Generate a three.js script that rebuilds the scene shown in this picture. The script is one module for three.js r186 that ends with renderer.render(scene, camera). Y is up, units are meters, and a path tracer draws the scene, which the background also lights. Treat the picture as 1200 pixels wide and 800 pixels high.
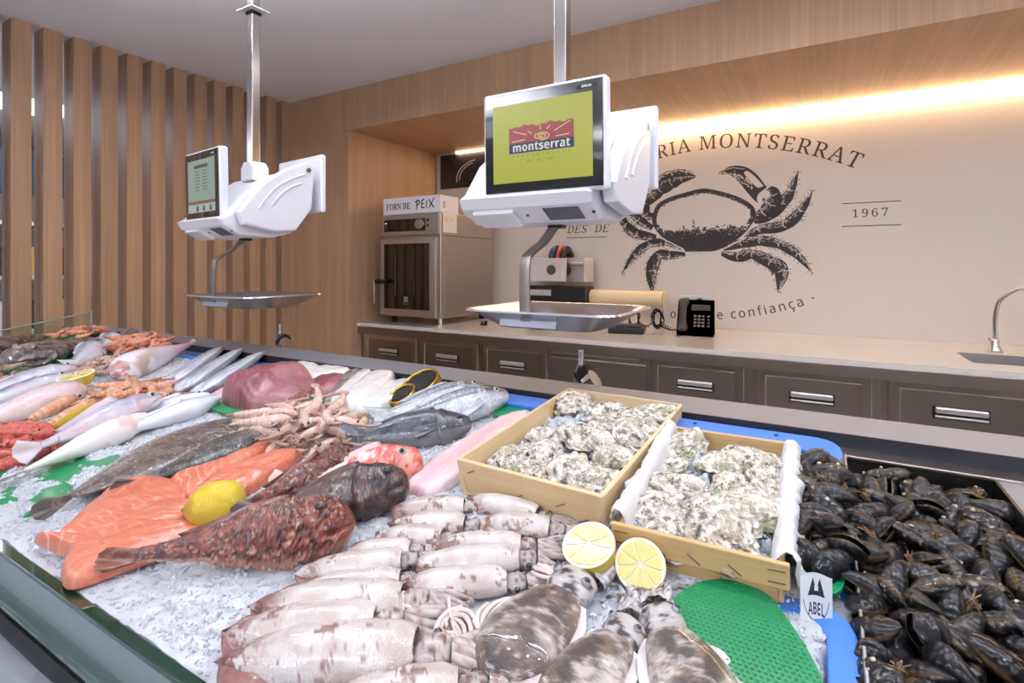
import * as THREE from 'three';
import { RoundedBoxGeometry } from 'three/addons/geometries/RoundedBoxGeometry.js';
import { ImprovedNoise } from 'three/addons/math/ImprovedNoise.js';
import { RectAreaLightUniformsLib } from 'three/addons/lights/RectAreaLightUniformsLib.js';
import { mergeGeometries, mergeVertices, toCreasedNormals } from 'three/addons/utils/BufferGeometryUtils.js';

RectAreaLightUniformsLib.init();
const scene = new THREE.Scene();
const renderer = new THREE.WebGLRenderer({ antialias: true });
renderer.toneMapping = THREE.LinearToneMapping;
renderer.toneMappingExposure = 1.27;
renderer.shadowMap.enabled = true;
// ---- camera: level, lens shifted down so that verticals stay vertical
const camera = new THREE.PerspectiveCamera(2 * Math.atan(400 / 618) * 180 / Math.PI, 1.5, 0.02, 60);
camera.position.set(0, 1.30, 0);
camera.rotation.set(0, Math.atan2(360, 618), 0);
camera.setViewOffset(1200, 800, 0, 89, 1200, 800);
camera.updateProjectionMatrix();
scene.add(camera);
scene.background = new THREE.Color(0x000000);
// ---- ceiling lamps of the shop (all above or behind the picture)
const CEIL = 2.487;
function lampPanel(name, label, x, z, w, d, down, up, color, group, dd = d) {   // suspended luminaire, light downwards and up to the ceiling
  const y = up ? CEIL - .2 : CEIL - .012, g = new THREE.Group(); g.name = name; g.position.set(x, y, z); scene.add(g);
  g.userData = { label, category: 'ceiling light', group };
  const add = (n, geo, m, py) => { const q = new THREE.Mesh(geo, m); q.name = n; q.position.y = py; q.castShadow = q.receiveShadow = true; g.add(q); };
  add('frame', new THREE.BoxGeometry(w + .02, .02, d + .02), new THREE.MeshStandardMaterial({ color: 0xe8e8e8, roughness: .5 }), 0);
  const em = k => new THREE.MeshStandardMaterial({ color: 0xffffff, emissive: color, emissiveIntensity: k * .3 });
  add('diffuser', new THREE.BoxGeometry(w, .006, dd), em(down), -.012);
  const l = new THREE.RectAreaLight(color, down, w, dd); l.position.set(0, -.018, 0); l.rotation.x = -Math.PI / 2; g.add(l);
  if (up) {
    add('upper_diffuser', new THREE.BoxGeometry(w, .006, d), em(up), .012);
    const u = new THREE.RectAreaLight(color, up, w, d); u.position.set(0, .018, 0); u.rotation.x = Math.PI / 2; g.add(u);
    for (const s of [-1, 1]) { const c = new THREE.Mesh(new THREE.CylinderGeometry(.002, .002, .19, 6), new THREE.MeshStandardMaterial({ color: 0x999999 })); c.name = 'hanger_wire'; c.position.set(s * w * .4, .105, 0); g.add(c); }
  }
}
// [x, z, width, depth, down, up]
const PANELS = [
  [-1.4, -.9, 1.3, .2, 28, 12.5], [.25, -.9, 1.3, .2, 28, 12.5], [1.8, -.9, 1.3, .2, 28, 12.5],
  [-2.4, 1.5, 1.3, .5, 1.6, 9], [-.4, 1.5, 1.3, .5, 1.6, 9], [1.6, 1.5, 1.3, .5, 1.6, 9],
  [-1.4, 3.2, 1.3, .5, 1.6, 9], [1.0, 3.2, 1.3, .5, 1.6, 9],
  [-.1, -1.85, 1.3, .22, 3.5, 0], [1.5, -1.85, 1.3, .22, 3.5, 0],
  [-5.0, -1.2, .5, 1.2, 9, 0], [-5.0, 1.4, .5, 1.2, 9, 0],
];
PANELS.forEach((p, i) => lampPanel('ceiling_light' + (i ? '_' + String(i).padStart(3, '0') : ''),
  i < 3 ? 'long narrow hanging light over the fish counter' : i < 8 ? 'wide hanging light in the shop facing the fish counter' : i < 10 ? 'narrow light panel in the ceiling over the aisle behind the counter' : 'white light panel in the ceiling beyond the wooden slats',
  p[0], p[1], p[2], p[3], p[4], p[5], 0xecf1ff, i < 3 ? 'hanging lights over the counter' : i < 8 ? 'hanging lights in front of the counter' : i < 10 ? 'light panels over the aisle' : 'light panels beyond the slats', i < 3 ? .03 : p[3]));
// spots on a track over the display, their cones cut the slats obliquely
const SPOTS = [[-2.3, -.42, -2.3, -.95], [-1.5, -.42, -1.5, -.85], [-.8, -.42, -.75, -.75], [-.1, -.42, -.15, -.75], [.6, -.42, .3, -.85]];
SPOTS.forEach(([x, z, tx, tz], i) => {
  const g = new THREE.Group(); g.name = 'track_spotlight' + (i ? '_00' + i : ''); g.position.set(x, CEIL, z); scene.add(g);
  g.userData = { label: 'white cylindrical track spotlight aimed at the fish display', category: 'spotlight', group: 'spotlights over the display' };
  const wm = new THREE.MeshStandardMaterial({ color: 0xeeeeee, roughness: .4 });
  const st = new THREE.Mesh(new THREE.CylinderGeometry(.008, .008, .06, 12), wm); st.name = 'stem'; st.position.y = -.03; g.add(st);
  const can = new THREE.Mesh(new THREE.LatheGeometry([[.001, 0], [.034, 0], [.04, .01], [.04, .12], [.036, .12], [.03, .05], [.001, .05]].map(p => new THREE.Vector2(p[0], -p[1])), 24), wm); can.name = 'housing'; can.position.y = -.055; g.add(can);
  const le = new THREE.Mesh(new THREE.CylinderGeometry(.029, .029, .004, 24), new THREE.MeshStandardMaterial({ color: 0xffffff, emissive: 0xfff8f0, emissiveIntensity: 6 })); le.name = 'lens'; le.position.y = -.11; g.add(le);
  const s = new THREE.SpotLight(0xf6f8ff, .36, 0, .78, .45, 2); s.position.set(0, -.185, 0); s.castShadow = true; s.shadow.radius = 1.6;
  g.add(s); s.target.position.set(tx - x, -1.55, tz - z); g.add(s.target);
});

// ================= helpers
let seed = 7;
const rnd = () => { seed = (seed * 1664525 + 1013904223) >>> 0; return seed / 4294967296; };
const rr = (a, b) => a + (b - a) * rnd();
const clamp = (x, a = 0, b = 1) => Math.min(b, Math.max(a, x));
const lerp = (a, b, t) => a + (b - a) * t;
const sstep = (a, b, x) => { const t = clamp((x - a) / (b - a)); return t * t * (3 - 2 * t); };
const mix3 = (a, b, t) => [lerp(a[0], b[0], t), lerp(a[1], b[1], t), lerp(a[2], b[2], t)];
function h3(x, y, z) { let n = Math.imul(x, 374761393) ^ Math.imul(y, 668265263) ^ Math.imul(z, 2147483647 ^ 0x5bd1e995); n = Math.imul(n ^ (n >>> 13), 1274126177); n ^= n >>> 16; return (n >>> 0) / 4294967296; }
const perlin = new ImprovedNoise();
const vn = (x, y, z) => clamp(.5 + .62 * perlin.noise(x + 31.7, y + 12.3, z + 47.1));
const fbm = (x, y, z, o = 4) => { let a = .5, s = 0, t = 0; for (let i = 0; i < o; i++) { s += a * vn(x, y, z); t += a; a *= .5; const q = x * 1.62 - z * 1.22; z = (z * 1.62 + x * 1.22) * .97 + 9.7; x = q + 17.1; y = y * 2.03 + 5.3; } return s / t; };
const S2L = c => c <= .04045 ? c / 12.92 : Math.pow((c + .055) / 1.055, 2.4);
const rgb = (r, g, b) => [S2L(r / 255), S2L(g / 255), S2L(b / 255)];      // sRGB bytes to linear
const M = (color, roughness = .5, o = {}) => new THREE.MeshPhysicalMaterial({ color, roughness, ...o });
const VC = (roughness, o = {}) => new THREE.MeshPhysicalMaterial({ vertexColors: true, roughness, ...o });
const names = {};
function numbered(n) { if (names[n] === undefined) { names[n] = 0; return n; } return n + '_' + String(++names[n]).padStart(3, '0'); }
function shade(o) { o.castShadow = true; o.receiveShadow = true; return o; }
function part(name, geo, mat, parent, pos, rot) {
  const m = shade(new THREE.Mesh(geo, mat)); m.name = name; if (pos) m.position.set(...pos); if (rot) m.rotation.set(...rot);
  parent.add(m); return m;
}
function thing(name, label, category, pos = [0, 0, 0], turn = 0, group) {
  const g = new THREE.Group(); g.name = numbered(name); g.position.set(...pos); g.rotation.y = turn; scene.add(g);
  g.userData = { label, category }; if (group) g.userData.group = group; return g;
}
function single(name, label, category, geo, mat, pos, rot, group) {
  const m = part(numbered(name), geo, mat, scene, pos, rot); m.userData = { label, category }; if (group) m.userData.group = group; return m;
}
function struct(name, geo, mat, pos, rot) { const m = part(numbered(name), geo, mat, scene, pos, rot); m.userData.kind = 'structure'; return m; }
function copyOf(o, label, group) { const c = o.clone(); c.name = numbered(o.name.replace(/_\d{3}$/, '')); c.userData = { ...o.userData }; if (label) c.userData.label = label; if (group) c.userData.group = group; scene.add(c); return c; }
const box = (w, h, d, x = 0, y = 0, z = 0) => new THREE.BoxGeometry(w, h, d).translate(x, y, z);
const rbox = (w, h, d, r = .004, x = 0, y = 0, z = 0, s = 2) => new RoundedBoxGeometry(w, h, d, s, Math.min(r, w / 2.01, h / 2.01, d / 2.01)).translate(x, y, z);
const cyl = (r, h, x = 0, y = 0, z = 0, n = 24, r2 = r) => new THREE.CylinderGeometry(r2, r, h, n).translate(x, y, z);
const merge = a => mergeGeometries(a.map(g => { const q = g.index ? g.toNonIndexed() : g; for (const k of Object.keys(q.attributes)) if (!['position', 'normal', 'uv'].includes(k)) q.deleteAttribute(k); if (!q.attributes.uv) q.setAttribute('uv', new THREE.BufferAttribute(new Float32Array(q.attributes.position.count * 2), 2)); return q; }), false);
const tube = (pts, r, seg = 40, rs = 10, closed = false) => new THREE.TubeGeometry(new THREE.CatmullRomCurve3(pts.map(p => new THREE.Vector3(...p)), closed, 'catmullrom', .4), seg, r, rs, closed);
function extrude(pts, depth, bevel = 0, o = {}) { const s = new THREE.Shape(pts.map(p => new THREE.Vector2(p[0], p[1]))); return new THREE.ExtrudeGeometry(s, { depth, bevelEnabled: bevel > 0, bevelThickness: bevel, bevelSize: bevel, bevelSegments: 2, curveSegments: 16, ...o }); }
// surface from a function of two parameters; closed in t, with colours
function loft(ns, nt, fn, col, closed = true, uvs = [1, 1]) {
  const pos = [], cl = [], uv = [], idx = [];
  for (let i = 0; i <= ns; i++) for (let j = 0; j <= nt; j++) {
    const s = i / ns, t = j / nt, p = fn(s, closed && j === nt ? 0 : t); pos.push(p[0], p[1], p[2]); uv.push(s * uvs[0], t * uvs[1]);
    if (col) { const c = col(s, closed && j === nt ? 0 : t, p); cl.push(c[0], c[1], c[2]); }
  }
  const w = nt + 1;
  for (let i = 0; i < ns; i++) for (let j = 0; j < nt; j++) { const a = i * w + j, b = a + w; idx.push(a, b, a + 1, b, b + 1, a + 1); }
  const g = new THREE.BufferGeometry();
  g.setAttribute('position', new THREE.Float32BufferAttribute(pos, 3)); g.setAttribute('uv', new THREE.Float32BufferAttribute(uv, 2));
  if (col) g.setAttribute('color', new THREE.Float32BufferAttribute(cl, 3));
  g.setIndex(idx); g.computeVertexNormals();
  if (closed) { const n = g.attributes.normal; for (let i = 0; i <= ns; i++) { const a = i * w, b = a + nt; const v = new THREE.Vector3(n.getX(a) + n.getX(b), n.getY(a) + n.getY(b), n.getZ(a) + n.getZ(b)).normalize(); n.setXYZ(a, v.x, v.y, v.z); n.setXYZ(b, v.x, v.y, v.z); } }
  return g;
}
const prof = (arr) => s => { const n = arr.length - 1, x = clamp(s) * n, i = Math.min(n - 1, Math.floor(x)), f = x - i; const p = k => arr[Math.max(0, Math.min(n, k))]; const a = p(i - 1), b = p(i), c = p(i + 1), d = p(i + 2); return Math.max(0, .5 * (2 * b + (c - a) * f + (2 * a - 5 * b + 4 * c - d) * f * f + (3 * b - a - 3 * c + d) * f * f * f)); };
function paint(geo, col) { const p = geo.attributes.position, c = new Float32Array(p.count * 3); for (let i = 0; i < p.count; i++) { const k = col(p.getX(i), p.getY(i), p.getZ(i)); c[i * 3] = k[0]; c[i * 3 + 1] = k[1]; c[i * 3 + 2] = k[2]; } geo.setAttribute('color', new THREE.BufferAttribute(c, 3)); return geo; }
function warp(geo, f) { const p = geo.attributes.position; for (let i = 0; i < p.count; i++) { const k = f(p.getX(i), p.getY(i), p.getZ(i)); p.setXYZ(i, k[0], k[1], k[2]); } geo.computeVertexNormals(); return geo; }
function tex(w, h, fn, srgb = true, rep = true) {
  const d = new Uint8Array(w * h * 4);
  for (let y = 0; y < h; y++) for (let x = 0; x < w; x++) { const c = fn(x, y), i = (y * w + x) * 4; d[i] = c[0]; d[i + 1] = c[1]; d[i + 2] = c[2]; d[i + 3] = 255; }
  const t = new THREE.DataTexture(d, w, h); t.magFilter = THREE.LinearFilter; t.minFilter = THREE.LinearFilter; if (rep) t.wrapS = t.wrapT = THREE.RepeatWrapping;
  if (srgb) t.colorSpace = THREE.SRGBColorSpace; t.needsUpdate = true; return t;
}
function canvasTex(w, h, draw) { const c = document.createElement('canvas'); c.width = w; c.height = h; draw(c.getContext('2d'), w, h); const t = new THREE.CanvasTexture(c); t.colorSpace = THREE.SRGBColorSpace; return t; }
// box uv in metres so that wood keeps its real size; vertical grain along v
function uvm(g, sx = 1, sy = 1, swap = false) {
  if (g.index) g = g.toNonIndexed(); g.computeVertexNormals();
  const p = g.attributes.position, n = g.attributes.normal, uv = new Float32Array(p.count * 2);
  for (let i = 0; i < p.count; i++) {
    const ax = Math.abs(n.getX(i)), ay = Math.abs(n.getY(i)), az = Math.abs(n.getZ(i)); let a, b;
    if (ay > ax && ay > az) { a = p.getX(i); b = p.getZ(i); } else if (ax > az) { a = p.getZ(i) + p.getX(i) * .37; b = p.getY(i); } else { a = p.getX(i) + p.getZ(i) * .37; b = p.getY(i); }
    if (swap) [a, b] = [b, a]; uv[i * 2] = a * sx; uv[i * 2 + 1] = b * sy;
  }
  g.setAttribute('uv', new THREE.BufferAttribute(uv, 2)); return g;
}
// ================= materials of the room
const woodCol = (base, amp) => tex(512, 1024, (x, y) => {
  const gx = x / 512, gy = y / 1024, wob = fbm(gx * 6, gy * 1.5, 1, 3) * .12;
  const a = fbm((gx + wob * .1) * 120, gy * 5, 3, 3) - .5, b = fbm((gx + wob * .4) * 22, gy * 2, 8, 3) - .5, pores = vn(gx * 400, gy * 40, 4) > .86 ? -.35 : 0;
  const k = 1 + amp * (a * .7 + b * .8 + pores * .3);
  return [clamp(base[0] * k, 0, 255), clamp(base[1] * k * .998, 0, 255), clamp(base[2] * k * .99, 0, 255)];
});
const oakMap = woodCol([190, 151, 117], .22); oakMap.wrapS = oakMap.wrapT = THREE.MirroredRepeatWrapping; oakMap.repeat.set(1, .38);
const oak = M(0xffffff, .5, { map: oakMap });
const ceilM = M(0xefedee, .9), floorM = M(0xc6c8cc, .4), plaster = M(0xe8e8e8, .9);
const steelBump = tex(256, 256, (x, y) => { const k = 128 + (vn(x * .03, y * 1.1, 2) - .5) * 90 + (vn(x * .2, y * .9, 6) - .5) * 40; return [k, k, k]; }, false);
const steel = M(0xc4c1bd, .3, { metalness: 1, bumpMap: steelBump, bumpScale: .0002 });
const steelDark = M(0xa89d92, .32, { metalness: 1, bumpMap: steelBump, bumpScale: .0002 });
const steelWorn = M(0xb3b0ae, .42, { metalness: 1, bumpMap: steelBump, bumpScale: .0003 });
const ledgeM = M(0x9fa2a9, .5, { metalness: .75, bumpMap: steelBump, bumpScale: .0003 }), rimM = M(0xd2c8bc, .2, { metalness: 1 });
const chrome = M(0xdcd8d4, .12, { metalness: 1 });
const blackP = M(0x17171a, .4), blackGloss = M(0x0c0d10, .08, { clearcoat: 1 }), rubber = M(0x141414, .8);
const whiteP = M(0xe2e2e6, .35, { clearcoat: .3, clearcoatRoughness: .2 });

// ================= the room
const XL = -3.34, ZF = -2.51, ZB = -3.456, NX = -2.735, SOF = 2.21, XR = 3.2, ZEND = 4.6;
struct('floor', box(XR + 7, .1, ZEND + 3.8, (XR - 7) / 2, -.05, (ZEND - 3.8) / 2), floorM);
struct('ceiling', box(XR + 7, .1, ZEND + 3.8, (XR - 7) / 2, CEIL + .05, (ZEND - 3.8) / 2), ceilM);
struct('wall_right', box(.1, CEIL, ZEND + 3.8, XR + .05, CEIL / 2, (ZEND - 3.8) / 2), plaster);
struct('wall_front', box(XR + 7, CEIL, .1, (XR - 7) / 2, CEIL / 2, ZEND + .05), plaster);
struct('wall_far', box(.1, CEIL, ZEND + 3.8, -7.05, CEIL / 2, (ZEND - 3.8) / 2), plaster);
// oak panelling: wall beside the niche, its cheek, and the bulkhead over it
struct('wall_panel', uvm(box(NX + 7, CEIL, .06, (NX - 7) / 2, CEIL / 2, ZF - .03)), oak);
struct('wall_niche', uvm(box(.05, SOF + .02, ZF - ZB + .1, NX - .025, (SOF + .02) / 2, (ZF + ZB) / 2 - .08)), oak);
struct('wall_bulkhead', uvm(box(XR - NX, CEIL - SOF, .05, (XR + NX) / 2, (CEIL + SOF) / 2, ZF - .0251)), oak);
struct('ceiling_soffit', uvm(box(XR - NX, .03, ZF - .05 - (ZB + .036), (XR + NX) / 2, SOF + .015, (ZF - .05 + ZB + .036) / 2), 1, 1, false), oak);
// vertical oak slats in front of the open shop
const wl = new THREE.Group(); wl.name = 'wall_left'; wl.userData.kind = 'structure'; scene.add(wl);
const slatG = [0, 1, 2].map(i => { const g = uvm(rbox(.118, CEIL, .077, .0015, 0, 0, 0, 1)); const u = g.attributes.uv; for (let k = 0; k < u.count; k++) u.setX(k, u.getX(k) + i * .31); return g; });
for (let i = 0; i < 13; i++) part('slat', slatG[i % 3], oak, wl, [XL - .059, CEIL / 2 + .0005, -1.012 - i * .1226]);
for (let i = 1; i < 5; i++) part('slat', slatG[i % 3], oak, wl, [XL - .059, CEIL / 2 + .0005, -1.012 + i * .1226]);
// what shows of the shop through the first gap
{
  const sh = thing('shop_shelf', 'white shop shelving unit with goods seen through the gap between slats', 'shelf', [-5.9, 0, -1.85]);
  const wm = M(0xd9d7d2, .5), db = M(0x27405c, .5);
  part('back_panel', box(.03, 2.3, 2.2, -.25, 1.15, 0), wm, sh);
  for (const y of [.3, .75, 1.2, 1.65]) part('shelf_board', box(.45, .03, 2.2, 0, y, 0), wm, sh);
  part('header_panel', box(.04, .36, 2.2, .2, 2.06, 0), db, sh);
  const cols = [0x5a3a22, 0xe6e1d6, 0x8b2b25, 0xc9a45c, 0x31402a, 0xd8d3cc];
  const pk = rbox(.14, .24, .15, .01);
  for (let k = 0; k < 3; k++) for (let j = 0; j < 11; j++) { const b = single('goods_packet', 'small packet of goods standing on the shop shelving beyond the slats', 'packet', pk, M(cols[(k * 5 + j * 7) % 6], .5), [-5.82, [.3, .75, 1.2][k] + .136, -2.8 + j * .19], null, 'packets on the shop shelving'); b.scale.y = 1; }
}
// printed back wall of the niche
const CR = {
  clawL: [-0.940,1.623,-0.991,1.637,-1.000,1.716,-0.940,1.748,-0.898,1.792,-0.828,1.834,-0.760,1.852,-0.676,1.859],
  fingL: [-0.958,1.809,-0.898,1.863,-0.817,1.889,-0.726,1.887,-0.674,1.865],
  armR: [-0.332,1.594,-0.283,1.608,-0.241,1.659,-0.231,1.718,-0.258,1.757],
  R1: [-0.337,1.562,-0.258,1.591,-0.182,1.667,-0.140,1.738,-0.106,1.845], R2: [-0.387,1.465,-0.307,1.512,-0.173,1.534,-0.089,1.619,-0.032,1.730],
  R3: [-0.510,1.402,-0.407,1.433,-0.307,1.447,-0.201,1.423,-0.108,1.359,-0.029,1.255], R4: [-0.520,1.374,-0.427,1.351,-0.347,1.367,-0.249,1.317,-0.191,1.264,-0.210,1.142],
  L1: [-0.946,1.546,-1.043,1.609,-1.092,1.697,-1.080,1.733], L2: [-0.922,1.485,-1.055,1.513,-1.129,1.577,-1.167,1.670],
  L3: [-0.760,1.412,-0.863,1.449,-0.970,1.439,-1.067,1.368,-1.155,1.234], L4: [-0.737,1.371,-0.840,1.366,-0.910,1.367,-0.952,1.260,-0.946,1.117],
  handR: [-0.268,1.763,-0.327,1.849,-0.387,1.895,-0.458,1.907,-0.510,1.887,-0.533,1.867,-0.468,1.850,-0.417,1.802,-0.377,1.744,-0.317,1.675,-0.307,1.728],
  shell: [-0.940,1.641,-0.910,1.698,-0.840,1.735,-0.726,1.763,-0.627,1.778,-0.531,1.755,-0.427,1.714,-0.357,1.666,-0.332,1.621,-0.342,1.567,-0.407,1.482,-0.520,1.408,-0.616,1.386,-0.726,1.388,-0.749,1.411,-0.875,1.484,-0.940,1.569],
};
const WX0 = NX, WX1 = 1.465, WY0 = .88, WY1 = 2.25;   // print area in metres
const mural = canvasTex(2048, 668, (c, w, h) => {
  const k = w / (WX1 - WX0), X = x => (x - WX0) * k, Y = y => h - (y - WY0) * (h / (WY1 - WY0));
  const paper = '#dccfc0', ink = '#3a3434';
  c.fillStyle = paper; c.fillRect(0, 0, w, h);
  const spl = (a) => { const n = a.length / 2, P = []; const p = i => { i = Math.max(0, Math.min(n - 1, i)); return [a[i * 2], a[i * 2 + 1]]; }; for (let i = 0; i < n - 1; i++) for (let q = 0; q < 14; q++) { const t = q / 14, A = p(i - 1), B = p(i), C = p(i + 1), D = p(i + 2); P.push([0, 1].map(d => .5 * (2 * B[d] + (C[d] - A[d]) * t + (2 * A[d] - 5 * B[d] + 4 * C[d] - D[d]) * t * t + (3 * B[d] - A[d] - 3 * C[d] + D[d]) * t * t * t))); } P.push(p(n - 1)); return P; };
  const poly = (P, f) => { c.fillStyle = f; c.beginPath(); P.forEach((p, i) => i ? c.lineTo(X(p[0]), Y(p[1])) : c.moveTo(X(p[0]), Y(p[1]))); c.closePath(); c.fill(); };
  // a limb: dark tapering shape with bristles, light engraved streaks on its upper side and light joints
  const limb = (a, ws, hair = 1) => {
    const P = spl(a), n = P.length, W = prof(ws), at = (i, k) => { i = Math.max(0, Math.min(n - 1, i)); const q = P[Math.min(n - 1, i + 1)], o = P[Math.max(0, i - 1)]; let dx = q[0] - o[0], dy = q[1] - o[1]; const l = Math.hypot(dx, dy) || 1; dx /= l; dy /= l; const seg = 1 + .18 * Math.sin((i % 14) / 14 * Math.PI), wd = W(i / (n - 1)) * seg * k; return [P[i][0] - dy * wd, P[i][1] + dx * wd, dx, dy]; };
    if (hair) for (let i = Math.round(n * .25); i < n - 1; i++) for (const s of [-1, 1]) { if (rnd() < .62) continue; const p = at(i, s); c.strokeStyle = ink; c.lineWidth = 1; c.beginPath(); c.moveTo(X(p[0]), Y(p[1])); c.lineTo(X(p[0] - s * p[3] * .014 + p[2] * .01), Y(p[1] + s * p[2] * .014 + p[3] * .01)); c.stroke(); }
    const L = [], R = []; for (let i = 0; i < n; i++) { L.push(at(i, 1)); R.push(at(i, -1)); } poly([...L, ...R.reverse()], ink);
    c.strokeStyle = paper; c.lineCap = 'round';
    for (let row = 0; row < 4; row++) { const k = .72 - row * .24; for (let i = 2; i < n - 3; i++) { if (rnd() < .34 + row * .16) continue; c.lineWidth = rr(1, 2.6 - row * .4); const p = at(i, k + rr(-.07, .07)), q = at(i + (rnd() < .6 ? 1 : 2), k + rr(-.07, .07)); c.beginPath(); c.moveTo(X(p[0]), Y(p[1])); c.lineTo(X(q[0]), Y(q[1])); c.stroke(); } }
    for (let i = 14; i < n - 1; i += 14) { c.lineWidth = 2.4; const p = at(i, .92), m = at(i - 1, 0), q = at(i, -.5); c.beginPath(); c.moveTo(X(p[0]), Y(p[1])); c.lineTo(X(m[0]), Y(m[1])); c.lineTo(X(q[0]), Y(q[1])); c.stroke(); }
  };
  for (const [n, ws] of [['L1', [.016, .026, .022, .008]], ['L2', [.016, .03, .026, .012]], ['R1', [.012, .026, .028, .02, .003]], ['R2', [.01, .024, .028, .022, .002]], ['R3', [.012, .026, .028, .024, .02, .002]], ['R4', [.012, .028, .026, .034, .036, .002]], ['L3', [.012, .02, .024, .022, .002]], ['L4', [.012, .026, .026, .036, .003]]]) limb(CR[n], ws);
  limb(CR.clawL, [.016, .03, .034, .03, .036, .04, .026, .004], 0); limb(CR.fingL, [.012, .02, .022, .018, .003], 0); limb(CR.armR, [.018, .034, .04, .034, .016], 0);
  const hp = spl([...CR.handR, CR.handR[0], CR.handR[1]]); poly(hp, ink);
  const dots = (n, fx, r0, r1, f) => { c.fillStyle = f; for (let i = 0; i < n; i++) { const [x, y] = fx(rnd(), rnd()); c.beginPath(); c.arc(X(x), Y(y), rr(r0, r1), 0, 7); c.fill(); } };
  poly(spl([-.285, 1.772, -.33, 1.83, -.372, 1.868, -.392, 1.856, -.36, 1.81, -.318, 1.765, -.285, 1.772]), paper);
  dots(150, (a, b) => [lerp(-.45, -.345, a) , lerp(1.845, 1.765, a) + lerp(-.012, .035, b)], .7, 2.1, paper); dots(60, (a, b) => [lerp(-.42, -.33, a), lerp(1.825, 1.745, a) + lerp(-.02, .02, b)], .8, 2, ink);
  dots(46, (a, b) => [lerp(-.525, -.44, a), lerp(1.868, 1.845, a) + lerp(-.004, .012, b)], .8, 2, paper);
  c.strokeStyle = paper; c.lineWidth = 2; c.beginPath(); c.moveTo(X(-.515), Y(1.885)); c.lineTo(X(-.455), Y(1.896)); c.lineTo(X(-.39), Y(1.882)); c.stroke();
  poly(spl([-.262, 1.742, -.305, 1.735, -.322, 1.695, -.298, 1.662, -.262, 1.69, -.25, 1.725, -.262, 1.742]), paper);
  dots(24, (a, b) => [-.29 + a * .03, 1.67 + b * .03], .7, 1.6, ink);
  const sh = spl([...CR.shell, CR.shell[0], CR.shell[1]]); poly(sh, paper);
  c.strokeStyle = ink; c.lineWidth = 3; c.beginPath(); sh.forEach((p, i) => i ? c.lineTo(X(p[0]), Y(p[1])) : c.moveTo(X(p[0]), Y(p[1]))); c.closePath(); c.stroke();
  // stippled rim and solid lower half
  const inside = (x, y) => { let r = false; for (let i = 0, j = sh.length - 1; i < sh.length; j = i++) { const a = sh[i], b = sh[j]; if ((a[1] > y) !== (b[1] > y) && x < (b[0] - a[0]) * (y - a[1]) / (b[1] - a[1]) + a[0]) r = !r; } return r; };
  c.fillStyle = ink;
  for (let i = 0; i < 34000; i++) {
    const x = rr(-.95, -.33), y = rr(1.38, 1.78); if (!inside(x, y)) continue;
    let d = 9; for (let q = 0; q < sh.length; q += 2) d = Math.min(d, Math.hypot(x - sh[q][0], y - sh[q][1]));
    const ex = (x + .635) / .3, ey = (y - 1.615) / .12, e = Math.hypot(ex, ey), low = sstep(1.55, 1.47, y + (vn(x * 30, y * 30, 4) - .5) * .05);
    const pr = Math.max(sstep(.95, 1.5, e) * (y < 1.6 ? 1 : .25), low * .95 + (vn(x * 40, y * 40, 1) - .5) * .5 * low, d < .024 && y > 1.55 ? .9 - d * 14 : 0);
    if (rnd() < pr) { c.beginPath(); c.arc(X(x), Y(y), rr(1, 2.1), 0, 7); c.fill(); }
  }
  for (let i = 0; i < 26; i++) { c.beginPath(); c.arc(X(-.685 + rr(-.008, .008)), Y(1.5 + rr(0, .09)), rr(.8, 1.8), 0, 7); c.fill(); }
  c.strokeStyle = paper; c.lineWidth = 3; c.beginPath(); c.moveTo(X(-.73), Y(1.385)); c.lineTo(X(-.52), Y(1.384)); c.stroke();
  c.beginPath(); c.moveTo(X(-.51), Y(1.40)); c.lineTo(X(-.38), Y(1.47)); c.moveTo(X(-.75), Y(1.405)); c.lineTo(X(-.91), Y(1.49)); c.lineWidth = 4; c.stroke();
  // lettering
  c.fillStyle = '#4a3a32'; c.textAlign = 'center'; c.textBaseline = 'alphabetic';
  const arc = (txt, cx, cy, R, a0, step, font, sgn) => { c.font = font; let a = a0; const ws = [...txt].map(ch => c.measureText(ch).width); [...txt].forEach((ch, i) => { a += (ws[i] / 2 + step / 2) / (R * k); c.save(); c.translate(X(cx + Math.sin(a) * R), Y(cy + sgn * Math.cos(a) * R)); c.rotate(sgn * a); c.fillText(ch, 0, 0); c.restore(); a += (ws[i] / 2 + step / 2) / (R * k); }); return a; };
  { const f = Math.round(.119 * k) + 'px serif', R = 1.65; c.font = f; let tot = 0; for (const ch of 'PEIXATERIA MONTSERRAT') tot += c.measureText(ch).width + 3; arc('PEIXATERIA MONTSERRAT', -.6, .375, R, .495 - tot / (R * k), 3, f, 1); }
  c.fillStyle = '#3d3735';
  { const f = Math.round(.076 * k) + 'px sans-serif', R = 1.9; c.font = f; let tot = 0; for (const ch of 'po      de confiança ·') tot += c.measureText(ch).width + 5; arc('po      de confiança ·', -.71, 2.86, R, .379 - tot / (R * k), 5, f, -1); }
  c.font = Math.round(.062 * k) + 'px serif'; [...'1967'].forEach((ch, i) => c.fillText(ch, X(.172 + i * .044), Y(1.565)));
  c.font = 'italic ' + Math.round(.075 * k) + 'px serif'; [...'DES DE'].forEach((ch, i) => c.fillText(ch, X(-1.535 + i * .052), Y(1.53)));
  c.lineWidth = 2; c.strokeStyle = ink; const rule = (x0, x1, y) => { c.beginPath(); c.moveTo(X(x0), Y(y)); c.lineTo(X(x1), Y(y)); c.stroke(); };
  rule(.11, .375, 1.643); rule(.11, .375, 1.517); rule(-1.56, -1.26, 1.617); rule(-1.56, -1.26, 1.497);
});
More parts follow.
